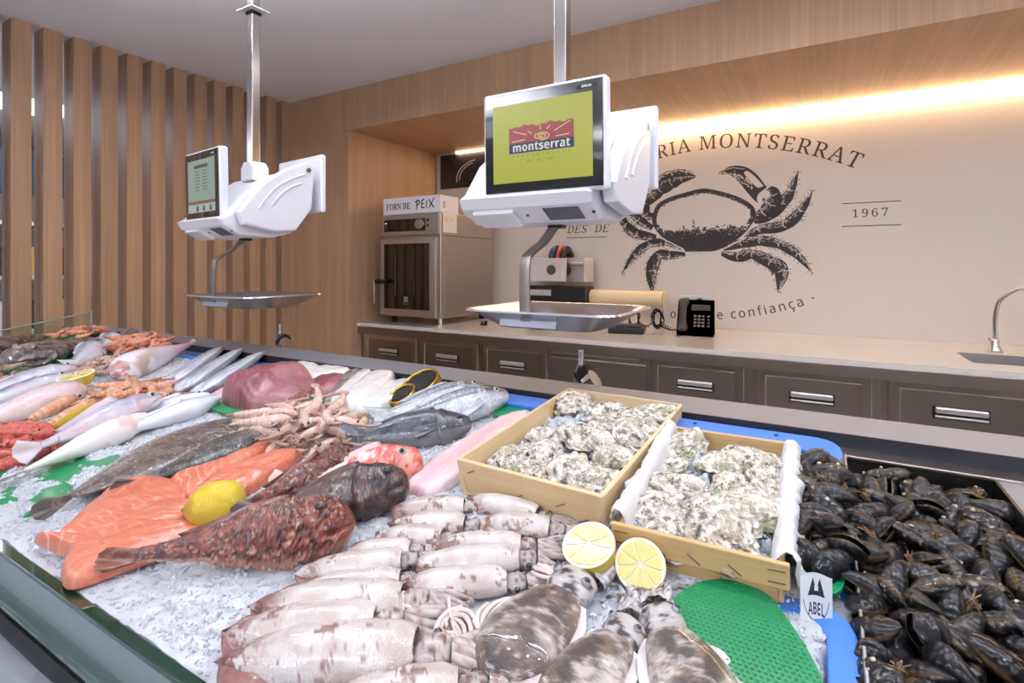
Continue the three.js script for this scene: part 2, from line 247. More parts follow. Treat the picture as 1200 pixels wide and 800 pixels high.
{
  const m = struct('wall_back', box(XR - NX, CEIL, .1, (XR + NX) / 2, CEIL / 2, ZB - .051), M(0xdccfc0, .75));
  const g = new THREE.PlaneGeometry(WX1 - WX0, WY1 - WY0); const pm = struct('wall_back_print', box(WX1 - WX0, WY1 - WY0, .001), [0, 1, 2, 3, 4, 5].map(i => i === 4 ? M(0xffffff, .75, { map: mural }) : M(0xdccfc0, .75)), [(WX0 + WX1) / 2, (WY0 + WY1) / 2, ZB - .0005]);
}
// light strip tucked into the gap between soffit and printed wall
{
  const g = thing('led_strip', 'warm glowing light strip along the top of the printed wall', 'light strip', [(NX + 1.6) / 2 + .2, SOF - .004, ZB + .02]);
  const len = 1.6 - NX - .4 + .36;
  part('channel', box(len, .02, .03, 0, .012, 0), M(0xdddddd, .4), g);
  part('diffuser', box(len, .012, .026, 0, -.004, 0), M(0xffffff, .5, { emissive: 0xffd9a8, emissiveIntensity: 9 }), g);
  const l = new THREE.RectAreaLight(0xffdcb4, 28, len, .03); l.position.set(0, -.012, .004); l.rotation.x = -Math.PI / 2 ; g.add(l);
}
// ================= work counter in the niche
const WT = .91, WZ = -2.585;
{
  // worktop: pale composite slab with steel front edge and a cut-out for the sink
  const top = thing('worktop', 'pale beige stone worktop running along the printed wall', 'worktop', [0, 0, 0]);
  const wm = M(0xd9cfc5, .16, { clearcoat: .4, clearcoatRoughness: .08 });
  const x0 = NX + .002, x1 = 2.2, zb = ZB + .002, sx0 = .53, sx1 = 1.12, sz0 = -2.76, sz1 = -3.06, t = .022;
  for (const [a, b, c, d] of [[x0, sx0, WZ, zb], [sx1, x1, WZ, zb], [sx0, sx1, WZ, sz0], [sx0, sx1, sz1, zb]]) part('slab', box(b - a, t, c - d, (a + b) / 2, WT - t / 2, (c + d) / 2), wm, top);
  part('edge_rail', rbox(x1 - x0, .05, .012, .003, (x0 + x1) / 2, WT - t - .0255, WZ - .006), steelDark, top, null, null).userData.label = 'steel rail under the worktop edge';
  const sk = thing('sink_basin', 'rectangular steel sink basin set into the pale worktop', 'sink', [(sx0 + sx1) / 2, WT, (sz0 + sz1) / 2]);
  const w = sx1 - sx0 - .004, d = sz0 - sz1 - .004;
  const walls = []; for (const s of [-1, 1]) { walls.push(box(.004, .18, d, s * (w / 2 - .002), -.09, 0)); walls.push(box(w, .18, .004, 0, -.09, s * (d / 2 - .002))); }
  part('basin', merge([...walls, box(w, .004, d, 0, -.18, 0)]), steelWorn, sk);
  part('drain', cyl(.03, .006, 0, -.176, 0), chrome, sk);
  const tp = thing('gooseneck_tap', 'tall chrome gooseneck tap standing behind the sink', 'tap', [.69, WT, -3.17]);
  part('base', new THREE.LatheGeometry([[.001, 0], [.028, 0], [.028, .008], [.018, .02], [.016, .05], [.013, .06], [.001, .06]].map(p => new THREE.Vector2(...p)), 28), chrome, tp);
  part('spout', tube([[0, .05, 0], [0, .16, 0], [.015, .235, .012], [.07, .285, .04], [.14, .28, .08], [.17, .235, .1], [.175, .2, .1]], .0095, 60, 14), chrome, tp);
  part('lever', tube([[0, .045, 0], [-.02, .055, .02], [-.03, .06, .045]], .005, 10, 8), chrome, tp);
}
// fridge drawer units: body and raised drawer fronts with recessed grips
const bays = [[-2.70, -2.227], [-2.206, -1.755], [-1.731, -1.297], [-1.287, -.742], [-.731, -.291], [-.249, .192], [.238, .70], [.74, 1.2], [1.24, 1.7]];
const bl = ['beside the oak niche cheek', 'under the oven front', 'just right of the oven', '', 'under the desk telephone', 'between telephone and sink', 'below the sink', 'further along the worktop past the sink', 'at the far end of the worktop'];
function drawerFront(w, h) {   // framed front: outer rim proud, sloping to a sunken field
  const rect = (a, b) => [[-w / 2 + a, -h / 2 + b], [w / 2 - a, -h / 2 + b], [w / 2 - a, h / 2 - b], [-w / 2 + a, h / 2 - b]];
  const rim = new THREE.Shape(rect(.004, .004).map(p => new THREE.Vector2(...p))); rim.holes.push(new THREE.Path(rect(.034, .034).map(p => new THREE.Vector2(...p)).reverse()));
  return [new THREE.ExtrudeGeometry(rim, { depth: .008, bevelEnabled: true, bevelThickness: .008, bevelSize: .007, bevelSegments: 4 }), rbox(w - .05, h - .05, .012, .002, 0, 0, .004)];
}
bays.forEach(([a, b], i) => {
  const w = b - a, plain = i === 3, x = (a + b) / 2;
  const u = thing('drawer_cabinet', plain ? 'steel counter unit with a plain handleless front below the scale pan' : 'steel fridge drawer unit with long grip ' + bl[i], 'cabinet', [x, 0, WZ - .03]);
  const prev = i ? (bays[i - 1][1] + a) / 2 : NX + .003, next = i < bays.length - 1 ? (b + bays[i + 1][0]) / 2 : 2.2;
  const sh = i >= 6 && i <= 7;
  part('body', box(next - prev - .001, sh ? .58 : .74, .8, (next + prev) / 2 - x, .1 + (sh ? .29 : .37), -.41), steelDark, u);
  if (sh) part('face', box(next - prev - .001, .16, .04, (next + prev) / 2 - x, .76, -.03), steelDark, u);
  part('plinth', box(next - prev - .004, .098, .7, (next + prev) / 2 - x, .05, -.42), blackP, u);
  if (plain) { part('panel', rbox(w - .012, .66, .012, .004, 0, .47, -.004), steelDark, u); part('ledge', rbox(w - .05, .022, .02, .006, -.01, .833, .004), rimM, u); return; }
  for (const [y, h] of [[.66, .37], [.27, .35]]) {
    const [rim, field] = drawerFront(w - .01, h); const d = part('drawer', field, steelDark, u, [0, y, -.008]); part('rim', rim, rimM, d);
    part('handle', rbox(.172, .05, .014, .006, 0, h / 2 - .115, .017), M(0x46403b, .4, { metalness: .9 }), d);
    part('grip', merge([rbox(.16, .024, .016, .007, 0, h / 2 - .104, .026, 3), rbox(.16, .008, .012, .003, 0, h / 2 - .13, .022)]), M(0xe2ddd6, .3, { metalness: .8 }), d);
  }
});
// ================= oven with sign
{
  const o = thing('combi_oven', 'steel combi oven with dark glass door standing on the worktop', 'oven', [-2.352, WT, -2.7]);
  const w = .5, h = .69, d = .62, y0 = .045, om = M(0xb9ada1, .42, { metalness: .85, bumpMap: steelBump, bumpScale: .0002 });
  part('body', rbox(w, h, d, .008, 0, y0 + h / 2, -d / 2), om, o);
  part('top_seam', box(w + .001, .004, d - .03, 0, y0 + h - .15, -d / 2), blackP, o);
  const fr = part('control_panel', rbox(w - .006, .142, .02, .004, 0, y0 + h - .074, .01), om, o);
  part('display', rbox(.36, .082, .006, .002, -.04, y0 + h - .077, .021), blackGloss, o);
  part('indicator', cyl(.005, .003, -.2, y0 + h - .06, .026).rotateX(0), M(0xffffff, .3, { emissive: 0xdfe8ff, emissiveIntensity: 2 }), o);
  part('knob', new THREE.CylinderGeometry(.03, .034, .024, 32).rotateX(Math.PI / 2).translate(.1, y0 + h - .075, .034), chrome, o);
  part('button', merge([rbox(.018, .018, .004, .002, .16, y0 + h - .05, .022), rbox(.018, .018, .004, .002, .16, y0 + h - .085, .022)]), blackP, o);
  const dy = y0 + .01, dh = h - .175;
  const door = part('door', rbox(w - .02, dh, .034, .006, -.004, dy + dh / 2, .02), om, o);
  part('glass', rbox(w - .11, dh - .08, .006, .002, -.01, dy + dh / 2 + .005, .037), M(0x1a1512, .05, { clearcoat: 1, metalness: .2 }), door);
  for (let k = 0; k < 2; k++) part('rack_rail', box(.008, dh - .2, .002, -.1 + k * .16, dy + dh / 2 + .03, .041), M(0x6a5a4a, .3, { metalness: .8 }), door);
  const logo = canvasTex(128, 96, (c, W, H) => { c.fillStyle = '#17130f'; c.fillRect(0, 0, W, H); c.strokeStyle = '#cfc8c0'; c.lineWidth = 5; c.strokeRect(44, 10, 40, 44); c.beginPath(); c.moveTo(50, 14); c.lineTo(78, 50); c.moveTo(78, 14); c.lineTo(50, 50); c.stroke(); c.fillStyle = '#bdb5ac'; c.font = '17px sans-serif'; c.textAlign = 'center'; c.fillText('Electrolux', 64, 80); });
  part('emblem', new THREE.PlaneGeometry(.09, .066), M(0xffffff, .3, { map: logo }), door, [-.01, dy + .1, .0406]);
  part('latch', merge([new THREE.CylinderGeometry(.014, .014, .09, 20).rotateZ(Math.PI / 2).translate(-.2, 0, .03), new THREE.CylinderGeometry(.02, .02, .012, 20).rotateX(Math.PI / 2).translate(-.24, 0, .014)]), blackP, door, [0, dy + dh / 2 - .03, .04]);
  part('handle', rbox(.02, .17, .016, .006, -.268, dy + dh / 2 - .1, .07), chrome, door);
  for (const [x, z] of [[-.2, -.06], [.2, -.06], [-.2, -.55], [.2, -.55]]) part('foot', cyl(.022, .05, x, .024, z, 20, .018), x > 0 && z > -.1 ? chrome : rubber, o);
  part('side_panel', box(.004, h - .2, d - .06, w / 2 + .002, y0 + (h - .2) / 2 + .02, -d / 2 - .01), om, o);
  const note = canvasTex(128, 128, (c, W, H) => { c.fillStyle = '#e4d8cf'; c.fillRect(0, 0, W, H); c.fillStyle = '#a89c94'; for (let i = 0; i < 5; i++) c.fillRect(12, 16 + i * 9, 60 + (i * 37) % 45, 2); });
  const sn = single('notice_sheet', 'small cream paper notice taped to the oven side', 'notice', rbox(.002, .12, .15, .0005), [0, 1, 2, 3, 4, 5].map(() => M(0xffffff, .8, { map: note })), [-2.352 + w / 2 + .0045, WT + y0 + .62, -2.79]);
  // lettered sign box on top of the oven
  const face = canvasTex(768, 176, (c, W, H) => {
    c.fillStyle = '#e9e4e2'; c.fillRect(0, 0, W, H); c.fillStyle = '#2c2624'; c.font = 'bold 92px serif'; c.save(); c.translate(40, 126); c.scale(.8, 1); c.fillText('FORN DE', 0, 0); c.restore();
    c.strokeStyle = '#1d1817'; c.lineCap = 'round'; const st = (pts, lw) => { c.lineWidth = lw; c.beginPath(); pts.forEach((p, i) => i ? c.lineTo(...p) : c.moveTo(...p)); c.stroke(); };
    st([[470, 52], [462, 134]], 13); st([[446, 62], [476, 40], [502, 52], [500, 78], [468, 92]], 12);
    st([[560, 38], [532, 48], [530, 118], [566, 124]], 13); st([[530, 82], [556, 80]], 11); st([[598, 56], [592, 122]], 12); st([[626, 44], [688, 126]], 13); st([[694, 30], [628, 128]], 11);
  });
  const side = canvasTex(256, 128, (c, W, H) => { c.fillStyle = '#e9e4e2'; c.fillRect(0, 0, W, H); c.fillStyle = '#7a2f3c'; c.font = 'bold 64px serif'; c.fillText('E', 40, 92); });
  const bx = M(0xe9e4e2, .7); single('oven_sign', 'white box sign lettered FORN DE PEIX on top of the oven', 'sign', box(.49, .112, .2), [M(0xffffff, .7, { map: side }), bx, bx, bx, M(0xffffff, .7, { map: face }), bx], [-2.355, WT + .045 + .69 + .057, -2.8]);
}
// dark framed picture on the printed wall above the oven
{
  const t = canvasTex(256, 192, (c, W, H) => { c.fillStyle = '#2a2321'; c.fillRect(0, 0, W, H); c.strokeStyle = '#d8cfc8'; c.lineWidth = 5; c.beginPath(); c.arc(190, 150, 110, Math.PI * .95, Math.PI * 1.45); c.stroke(); c.beginPath(); c.arc(190, 150, 96, Math.PI * .98, Math.PI * 1.4); c.stroke(); });
  const g = thing('wall_picture', 'dark picture panel with a pale curve hung on the printed wall above the oven', 'picture', [-2.42, 2.06, ZB + .012]);
  part('frame', rbox(.52, .27, .02, .003), M(0x2a2321, .5), g); part('print', new THREE.PlaneGeometry(.5, .25), M(0xffffff, .5, { map: t }), g, [0, 0, .0105]);
}
// ================= small things on the worktop
{
  const d = thing('wrapping_dispenser', 'pale metal and black film dispenser standing against the printed wall', 'dispenser', [-1.545, WT, -3.3]);
  const pm = M(0xcfc3bb, .4);
  part('base', rbox(.44, .25, .16, .006, 0, .125, 0), blackP, d);
  part('front_plate', rbox(.3, .16, .012, .004, -.07, .36, .06), pm, d);
  part('side_plate', rbox(.012, .16, .14, .004, .215, .36, 0), pm, d); part('back_plate', rbox(.44, .17, .01, .003, 0, .36, -.07), pm, d);
  part('hole_ring', new THREE.CylinderGeometry(.034, .034, .008, 28).rotateX(Math.PI / 2).translate(-.03, .36, .066), M(0x57463c, .5), d);
  part('label_plate', box(.17, .04, .004, -.11, .205, .082), M(0xb9b1aa, .5), d); part('motor', rbox(.12, .1, .06, .01, .02, .07, .09), steelDark, d);
  part('spindle', new THREE.CylinderGeometry(.012, .012, .36, 16).rotateZ(Math.PI / 2).translate(0, .4, 0), steel, d);
  const roll = (r, w, x, c, label) => single('tape_roll', label, 'tape roll', new THREE.TorusGeometry(r, .028, 14, 40).scale(1, 1, w / .056).rotateY(Math.PI / 2), M(c, .35), [-1.545 + x, WT + .425, -3.345]);
  roll(.08, .05, -.04, 0x1d2a4a, 'dark blue tape roll in the film dispenser'); roll(.078, .03, .005, 0xc0513f, 'red tape roll between two dark rolls in the dispenser'); roll(.074, .035, .04, 0x23201f, 'black tape roll at the dispenser end');
  const r = thing('paper_roll', 'long cream roll of wrapping film lying beside the telephone', 'roll', [-1.08, WT + .18, -3.33]);
  part('sheet', new THREE.CylinderGeometry(.05, .05, .48, 40).rotateZ(Math.PI / 2), M(0xe8cf9f, .35, { clearcoat: .5 }), r);
  part('core', new THREE.CylinderGeometry(.022, .022, .484, 28).rotateZ(Math.PI / 2), M(0x9b7a4d, .8), r);
  for (const x of [-.25, .25]) part('stand', rbox(.008, .18, .09, .004, x, -.089, 0), M(0xcfc3bb, .4), r);
  for (const x of [-.25, .25]) part('end_disc', new THREE.CylinderGeometry(.054, .054, .006, 36).rotateZ(Math.PI / 2).translate(x * .995, 0, 0), M(0xd8c096, .5), r);
  const s = thing('socket_plate', 'white double socket plate on the wall behind the telephone', 'socket', [-.676, 1.045, ZB + .006]);
  part('plate', rbox(.2, .13, .01, .004), M(0xd8d0c9, .4), s); for (const x of [-.05, .03]) part('plug', new THREE.CylinderGeometry(.022, .026, .03, 24).rotateX(Math.PI / 2).translate(x, .025, .02), blackP, s);
  // desk phone
  const p = thing('desk_phone', 'black desk telephone with keypad standing on the worktop', 'telephone', [-.605, WT, -3.1], .1);
  const ph = M(0x3d3834, .5);
  part('body', extrude([[0, 0], [.15, 0], [.155, .02], [.05, .185], [.02, .185]], .185, .004).rotateY(Math.PI / 2).scale(1, 1, -1).translate(-.09, .004, -.07).scale(1, 1, 1), ph, p);
  const tilt = Math.atan2(.105, .165), put = (m, x, t, o = .006) => { m.position.set(x, .02 + t * Math.cos(tilt) + o * Math.sin(tilt), .087 - t * Math.sin(tilt) + o * Math.cos(tilt)); m.rotation.x = -tilt; };
  put(part('handset', (() => { const g = loft(40, 16, (q, t) => { const a = t * 6.283, y = (q - .5) * .205, e = Math.abs(q - .5) * 2, r = lerp(.02, .03, sstep(.45, .75, e)) * Math.sqrt(Math.max(0, 1 - Math.pow(e, 14))); return [Math.cos(a) * r, y, Math.sin(a) * r * .7 + .018 - sstep(.5, .9, e) * .008]; }); return g; })(), ph, p), -.062, .1, .008);
  put(part('screen', rbox(.1, .035, .004, .002), M(0x4b463f, .25), p), .03, .155, .004);
  for (let r0 = 0; r0 < 4; r0++) for (let c = 0; c < 3; c++) put(part('key', rbox(.015, .011, .005, .002), M(0x6b645c, .5), p), .003 + c * .021, .04 + r0 * .02, .005);
  for (let k = 0; k < 4; k++) put(part('key', rbox(.012, .009, .005, .002), M(0x6b645c, .5), p), .073, .04 + k * .02, .005);
  const coil = []; for (let i = 0; i <= 220; i++) { const t = i / 220, x = lerp(-.13, -.34, t), a = t * 75; coil.push([x, .03 + .02 * Math.sin(t * 9) ** 2 + Math.cos(a) * .008, .03 + .03 * Math.sin(t * 7) + Math.sin(a) * .008]); }
  part('coiled_cord', tube(coil, .0022, 500, 5), rubber, p);
  single('tangled_cable', 'black tangled power cable looped beside the telephone', 'cable', merge([tube(Array.from({ length: 40 }, (_, i) => [Math.cos(i * .62) * (.03 + .01 * Math.sin(i)), .065 + Math.sin(i * .62) * .05 + .01 * Math.cos(i * 1.7), .01 * Math.sin(i * 2.1)]), .004, 260, 6), tube([[.02, .02, 0], [.08, .006, .04], [.14, .006, .02]], .004, 20, 6)]), rubber, [-.86, WT, -3.25], null);
  single('tangled_cable', 'black tangled cable with large loops next to the film roll', 'cable', tube(Array.from({ length: 34 }, (_, i) => [Math.cos(i * .7) * (.035 + .012 * Math.sin(i * 1.3)), .06 + Math.sin(i * .7) * .045, .012 * Math.cos(i * 1.9)]), .004, 220, 6), rubber, [-.99, WT, -3.2], null);
  const bb = thing('label_printer', 'flat black device lying on the worktop behind the scale pan', 'device', [-.97, WT, -3.0], .2);
  part('body', rbox(.2, .035, .16, .006, 0, .0175, 0), blackP, bb); part('lid', rbox(.15, .012, .12, .004, .01, .041, 0), M(0x2c2a29, .3), bb);
  single('plastic_sleeve', 'thin clear plastic sleeve left on the worktop before the telephone', 'sleeve', loft(12, 8, (a, b) => [(a - .5) * .2, .004 + .005 * fbm(a * 4, b * 4, 2) + (b < .02 || b > .98 ? -.003 : 0), (b - .5) * .07], null, false), M(0xe8e8e8, .1, { transmission: .7, thickness: 0 }), [-.74, WT, -2.95], [0, -.2, 0]);
  single('door_stop', 'small black clip lying on the worktop in front of the oven', 'clip', merge([rbox(.045, .014, .02, .004, 0, .007, 0), rbox(.02, .016, .018, .004, .012, .02, 0), cyl(.006, .02, -.012, .018, 0, 12)]), rubber, [-1.89, WT, -2.88], [0, .6, 0]);
}
// ================= taps rising behind the fish counter
for (const [x, lab] of [[-.575, 'before the plain counter unit'], [-1.86, 'before the oak wall']]) {
  const t = thing('mixer_tap', 'chrome lever tap behind the counter rim ' + lab, 'tap', [x, .9, -1.345]);
  part('lever', merge([tube([[-.045, -.02, 0], [-.015, .07, 0], [.004, .13, 0]], .004, 20, 10), rbox(.015, .045, .012, .004, .011, .147, 0)]), chrome, t);
  part('pipe', merge([tube([[-.01, -.08, 0], [.005, .0, 0], [.025, .065, 0]], .011, 20, 14), tube([[-.03, -.08, 0], [-.012, .0, .01], [.004, .06, .01]], .006, 16, 10)]), chrome, t);
  part('head', merge([new THREE.CylinderGeometry(.027, .024, .03, 28).rotateZ(-.9).translate(.04, .085, 0)]), chrome, t);
  part('collar', new THREE.CylinderGeometry(.02, .024, .04, 24).rotateZ(-.9).translate(.017, .1, -.012), rubber, t);
  part('nozzle', new THREE.CylinderGeometry(.017, .014, .03, 20).translate(.043, .055, 0), rubber, t);
  part('mount', rbox(.09, .03, .112, .006, -.02, -.09, .043), steelDark, t);
}
// ================= hanging scales
const scr1 = canvasTex(768, 576, (c, W, H) => {
  c.fillStyle = '#c3c645'; c.fillRect(0, 0, W, H);
  c.save(); c.translate(384, 262); c.fillStyle = '#b14a4e'; c.beginPath(); c.moveTo(-250, -86); for (let i = 0; i <= 24; i++) c.lineTo(-250 + i * 20.8, -92 + Math.sin(i * 1.9) * 6 + Math.sin(i * .7) * 6); c.lineTo(252, 40); c.lineTo(-250, 40); c.fill();
  c.fillStyle = '#3a3f66'; c.fillRect(-250, 30, 502, 72);
  c.strokeStyle = '#e9e08e'; c.lineWidth = 7; c.lineCap = 'round'; c.beginPath(); for (let i = 0; i < 60; i++) { const a = i * .24, r = 8 + i * 1.05; const x = 5 + Math.cos(a) * r, y = -4 + Math.sin(a) * r * .42; i ? c.lineTo(x, y) : c.moveTo(x, y); } c.stroke();
  for (const [a, b, d, e] of [[-215, -62, -110, -26], [-225, 14, -125, 8], [-95, -50, -70, -30], [0, -80, 0, -52], [50, -50, 75, -68], [110, -30, 225, -84], [120, 10, 215, 6]]) { c.beginPath(); c.moveTo(a, b); c.lineTo(d, e); c.stroke(); }
  c.fillStyle = '#f2f1df'; c.font = 'bold 84px sans-serif'; c.textAlign = 'center'; c.fillText('montserrat', 0, 90, 450);
  c.fillStyle = '#6a6a3a'; c.font = '24px sans-serif'; [...'SUPERMERCATS'].forEach((ch, i) => c.fillText(ch, -215 + i * 39, 132)); c.font = '26px sans-serif'; [...'des de 1967'].forEach((ch, i) => c.fillText(ch, -100 + i * 20, 172)); c.restore();
});
const scr2 = canvasTex(576, 640, (c, W, H) => {
  c.fillStyle = '#9cb0a4'; c.fillRect(0, 0, W, H); c.strokeStyle = '#8ba196'; c.lineWidth = 3; for (let i = 0; i < 60; i++) { c.beginPath(); c.arc(rr(0, W), rr(0, 470), rr(10, 34), rr(0, 6), rr(0, 6) + 2); c.stroke(); }
  c.fillStyle = '#4b534e'; c.beginPath(); c.roundRect ? c.roundRect(140, 62, 300, 40, 18) : c.rect(140, 62, 300, 40); c.fill(); c.fillStyle = '#5f6d66';
  for (let i = 0; i < 7; i++) { c.fillRect(160, 136 + i * 38, 100, 12); c.fillRect(320, 136 + i * 38, 100, 12); }
  c.fillStyle = '#8a6a52'; c.fillRect(0, 500, W, 40); c.fillStyle = '#b9c4bd'; c.fillRect(0, 540, W, 100); c.fillStyle = '#3c4742'; for (const x of [180, 320, 460]) { c.fillRect(x, 560, 46, 14); c.fillRect(x, 580, 46, 46); }
});
function hangingScale(label, x, scr, turn, big) {
  const g = thing('hanging_scale', label, 'scale', [x, 0, -1.2]);
  const pole = part('pole', rbox(.033, CEIL - 1.665, .033, .003, 0, (CEIL + 1.665) / 2, 0), M(0xb9b2ab, .22, { metalness: 1, bumpMap: steelBump, bumpScale: .0001 }), g);
  if (!big) { part('collar', rbox(.09, .004, .075, .001, 0, 2.235, 0), whiteP, pole); part('ring', rbox(.04, .012, .04, .003, 0, 2.226, 0), rubber, pole); }
  const h = new THREE.Group(); h.name = 'head'; h.position.y = 1.56; h.rotation.y = turn; g.add(h);
  // housing: side profile extruded along the width
  const W = .37, pr = [[.172, -.11], [.166, -.12], [.11, -.149], [.0, -.15], [-.06, -.132], [-.13, -.045], [-.135, .06], [-.11, .075], [-.02, .055], [.09, -.02], [.155, -.1]];
  part('housing', extrude(pr, W - .06, .012, { bevelSegments: 4 }).rotateY(-Math.PI / 2).translate(W / 2 - .03 - .02, 0, 0), whiteP, h);
  // tapering left end
  part('end_cap', loft(14, 40, (s, t) => { const n = pr.length, q = t * n, i = Math.floor(q) % n, f = q - Math.floor(q), a = pr[i], b = pr[(i + 1) % n], k = 1 - .62 * s * s; const z = lerp(a[0], b[0], f), y = lerp(a[1], b[1], f); return [-W / 2 + .025 - s * .05, (y + .13) * k - .13, (z - .1) * k + .1]; }), whiteP, h);
  part('end_plate', extrude(pr.map(p => [(p[0] - .1) * .38 + .1, (p[1] + .13) * .38 - .13]), .004, .003).rotateY(-Math.PI / 2).translate(-W / 2 - .022, 0, 0), whiteP, h);
  // fan-shaped ribbed cheek on the right
  const fan = []; for (let i = 0; i <= 14; i++) { const a = lerp(.12, 1.25, i / 14); fan.push([-.125 + Math.sin(a) * .255 + .012, .1 - Math.cos(a) * .225 - .02]); } fan.push([-.1, .085]);
  const cheek = [[-.125, .095], [-.1, .105], [-.03, .075], [.05, .02], [.105, -.045], [.13, -.085], [.12, -.118], [.02, -.135], [-.055, -.128], [-.115, -.05]];
  part('cheek', extrude(cheek, .018, .008, { bevelSegments: 3 }).rotateY(-Math.PI / 2).translate(W / 2 - .006, 0, 0), whiteP, h);
  for (let k = 0; k < 2; k++) part('cheek_rib', tube(cheek.slice(1, 6).map(([z, y]) => [W / 2 + .003, (y + .03) * (.72 - k * .24) - .03, (z + .06) * (.72 - k * .24) - .06]), .0035, 20, 8), whiteP, h);
  part('screw', new THREE.CylinderGeometry(.009, .009, .008, 20).rotateZ(Math.PI / 2).translate(W / 2 + .005, .085, -.105), chrome, h);
  // vendor side screen seen from behind
  part('rear_screen', rbox(.3, .215, .022, .008, .045, .045, -.165), whiteP, h); part('rear_arm', rbox(.06, .06, .04, .008, .02, .02, -.14), whiteP, h);
  part('pole_socket', extrude([[-.04, 0], [.04, 0], [.04, .04], [.022, .058], [-.022, .058], [-.04, .04]], .05, .006).translate(0, .055, -.03), whiteP, h);
  // customer screen
  const mon = new THREE.Group(); mon.name = 'monitor'; const mxp = big ? .03 : -.005; mon.position.set(mxp * Math.cos(turn) + .16 * Math.sin(turn), 1.575, -mxp * Math.sin(turn) + .16 * Math.cos(turn)); mon.rotation.set(.02, turn, 0, 'YXZ'); g.add(mon);
  const mw = big ? .3 : .265, mh = big ? .235 : .24;
  part('casing', rbox(mw, mh, .03, .008), whiteP, mon); part('bezel', rbox(mw - .014, mh - .014, .004, .0015, 0, 0, .0155), blackGloss, mon);
  const sw = mw - .058, shh = mh - .06; part('screen', new THREE.PlaneGeometry(sw, shh), M(0x2a2a2a, .25, { map: scr, emissive: 0xffffff, emissiveMap: scr, emissiveIntensity: .55 }), mon, [0, -.002, .0181]);
  const brand = canvasTex(128, 24, (c, a, b) => { c.fillStyle = '#0c0d10'; c.fillRect(0, 0, a, b); c.fillStyle = '#e8e8e8'; c.font = 'bold 19px sans-serif'; c.textAlign = 'center'; c.fillText('EPELSA', 64, 19, 120); });
  part('maker_mark', new THREE.PlaneGeometry(.044, .008), M(0xffffff, .4, { map: brand, emissive: 0xffffff, emissiveMap: brand, emissiveIntensity: .3 }), mon, [mw / 2 - .042, mh / 2 - .02, .0182]);
  part('monitor_bracket', rbox(.12, .08, .05, .008, 0, -.06, -.03), whiteP, mon);
  const slope = (nm, geo, m, x, t, o) => part(nm, geo, m, h, [x, lerp(-.12, -.149, t) - .0125 * .89 - o * .89, lerp(.166, .11, t) + .0125 * .46 + o * .46], [-.478, 0, 0]);
  slope('rating_plate', box(.085, .002, .048), M(0x5c5c63, .5), .07, .5, 0);
  slope('speaker_hatch', rbox(.11, .014, .062, .004), whiteP, -.1, .55, .003);
  for (const sx of [-.02, .14]) slope('screw', cyl(.004, .003, 0, 0, 0, 12), M(0x4b4b50, .4), sx, .5, 0);
  // arm and pan
  const arm = [[.0, 1.405, .03], [-.018, 1.355, .07], [-.035, 1.315, .125], [-.035, 1.19, .13], [-.033, 1.165, .118], [-.02, 1.152, .09], [.0, 1.15, .03]];
  const ac = new THREE.CatmullRomCurve3(arm.map(p => new THREE.Vector3(...p)), false, 'catmullrom', .25);
  part('hook_arm', loft(70, 4, (s, t) => { const p = ac.getPoint(s), T = ac.getTangent(s); const side = new THREE.Vector3(1, 0, 0), nn = new THREE.Vector3().crossVectors(T, side).normalize(), k = [[-1, -1], [1, -1], [1, 1], [-1, 1]][Math.floor(t * 4) % 4]; return [p.x + k[0] * .0125, p.y + nn.y * k[1] * .0035, p.z + nn.z * k[1] * .0035]; }), M(0x9c938b, .32, { metalness: .9 }), g);
  part('hanger', rbox(.04, .02, .03, .004, 0, 1.4, .03), blackP, g);
  const pan = new THREE.Group(); pan.name = 'pan'; pan.position.set(-.01, 1.155, -.01); g.add(pan);
  const ring = (w, d, y, r) => { const o = []; for (let i = 0; i < 32; i++) { const a = Math.PI / 4 + i / 32 * 6.28319, q = Math.pow(Math.abs(Math.cos(a)), .28) * Math.sign(Math.cos(a)), e = Math.pow(Math.abs(Math.sin(a)), .28) * Math.sign(Math.sin(a)); o.push([q * w, y, e * d]); } return o; };
  const rings = [ring(.004, .004, -.002), ring(.115, .09, -.002), ring(.122, .098, 0), ring(.185, .155, .038), ring(.198, .17, .04), ring(.2, .172, .036), ring(.186, .157, .033), ring(.124, .1, -.006), ring(.115, .09, -.008), ring(.004, .004, -.008)];
  part('dish', toCreasedNormals(loft(rings.length - 1, 32, (s, t) => rings[Math.round(s * (rings.length - 1))][Math.round(t * 32) % 32]), .6), M(0xd9dbe2, .22, { metalness: .92 }), pan);
  part('front_plate', rbox(.15, .034, .004, .0015), M(0x9c9ea6, .45, { metalness: .9 }), pan, [-.02, .017, .134], [.97 - Math.PI / 2 + .25, 0, 0]);
  return g;
}
hangingScale('white hanging scale showing a yellow screen with a red logo', -.554, scr1, 0, true);
hangingScale('white hanging scale showing a grey-green price list screen', -1.802, scr2, -.12, false);
// ================= the fish counter
const iceY = z => .968 - .113 * (z + 1.08);
const TILT = Math.atan(.113), qT = new THREE.Quaternion().setFromAxisAngle(new THREE.Vector3(1, 0, 0), TILT);
function onIce(o, x, z, up = 0, turn = 0, roll = 0, pitch = 0) {
  o.position.set(x, iceY(z) + up, z);
  o.quaternion.copy(qT).multiply(new THREE.Quaternion().setFromEuler(new THREE.Euler(roll, turn, pitch, 'YXZ'))); return o;
}
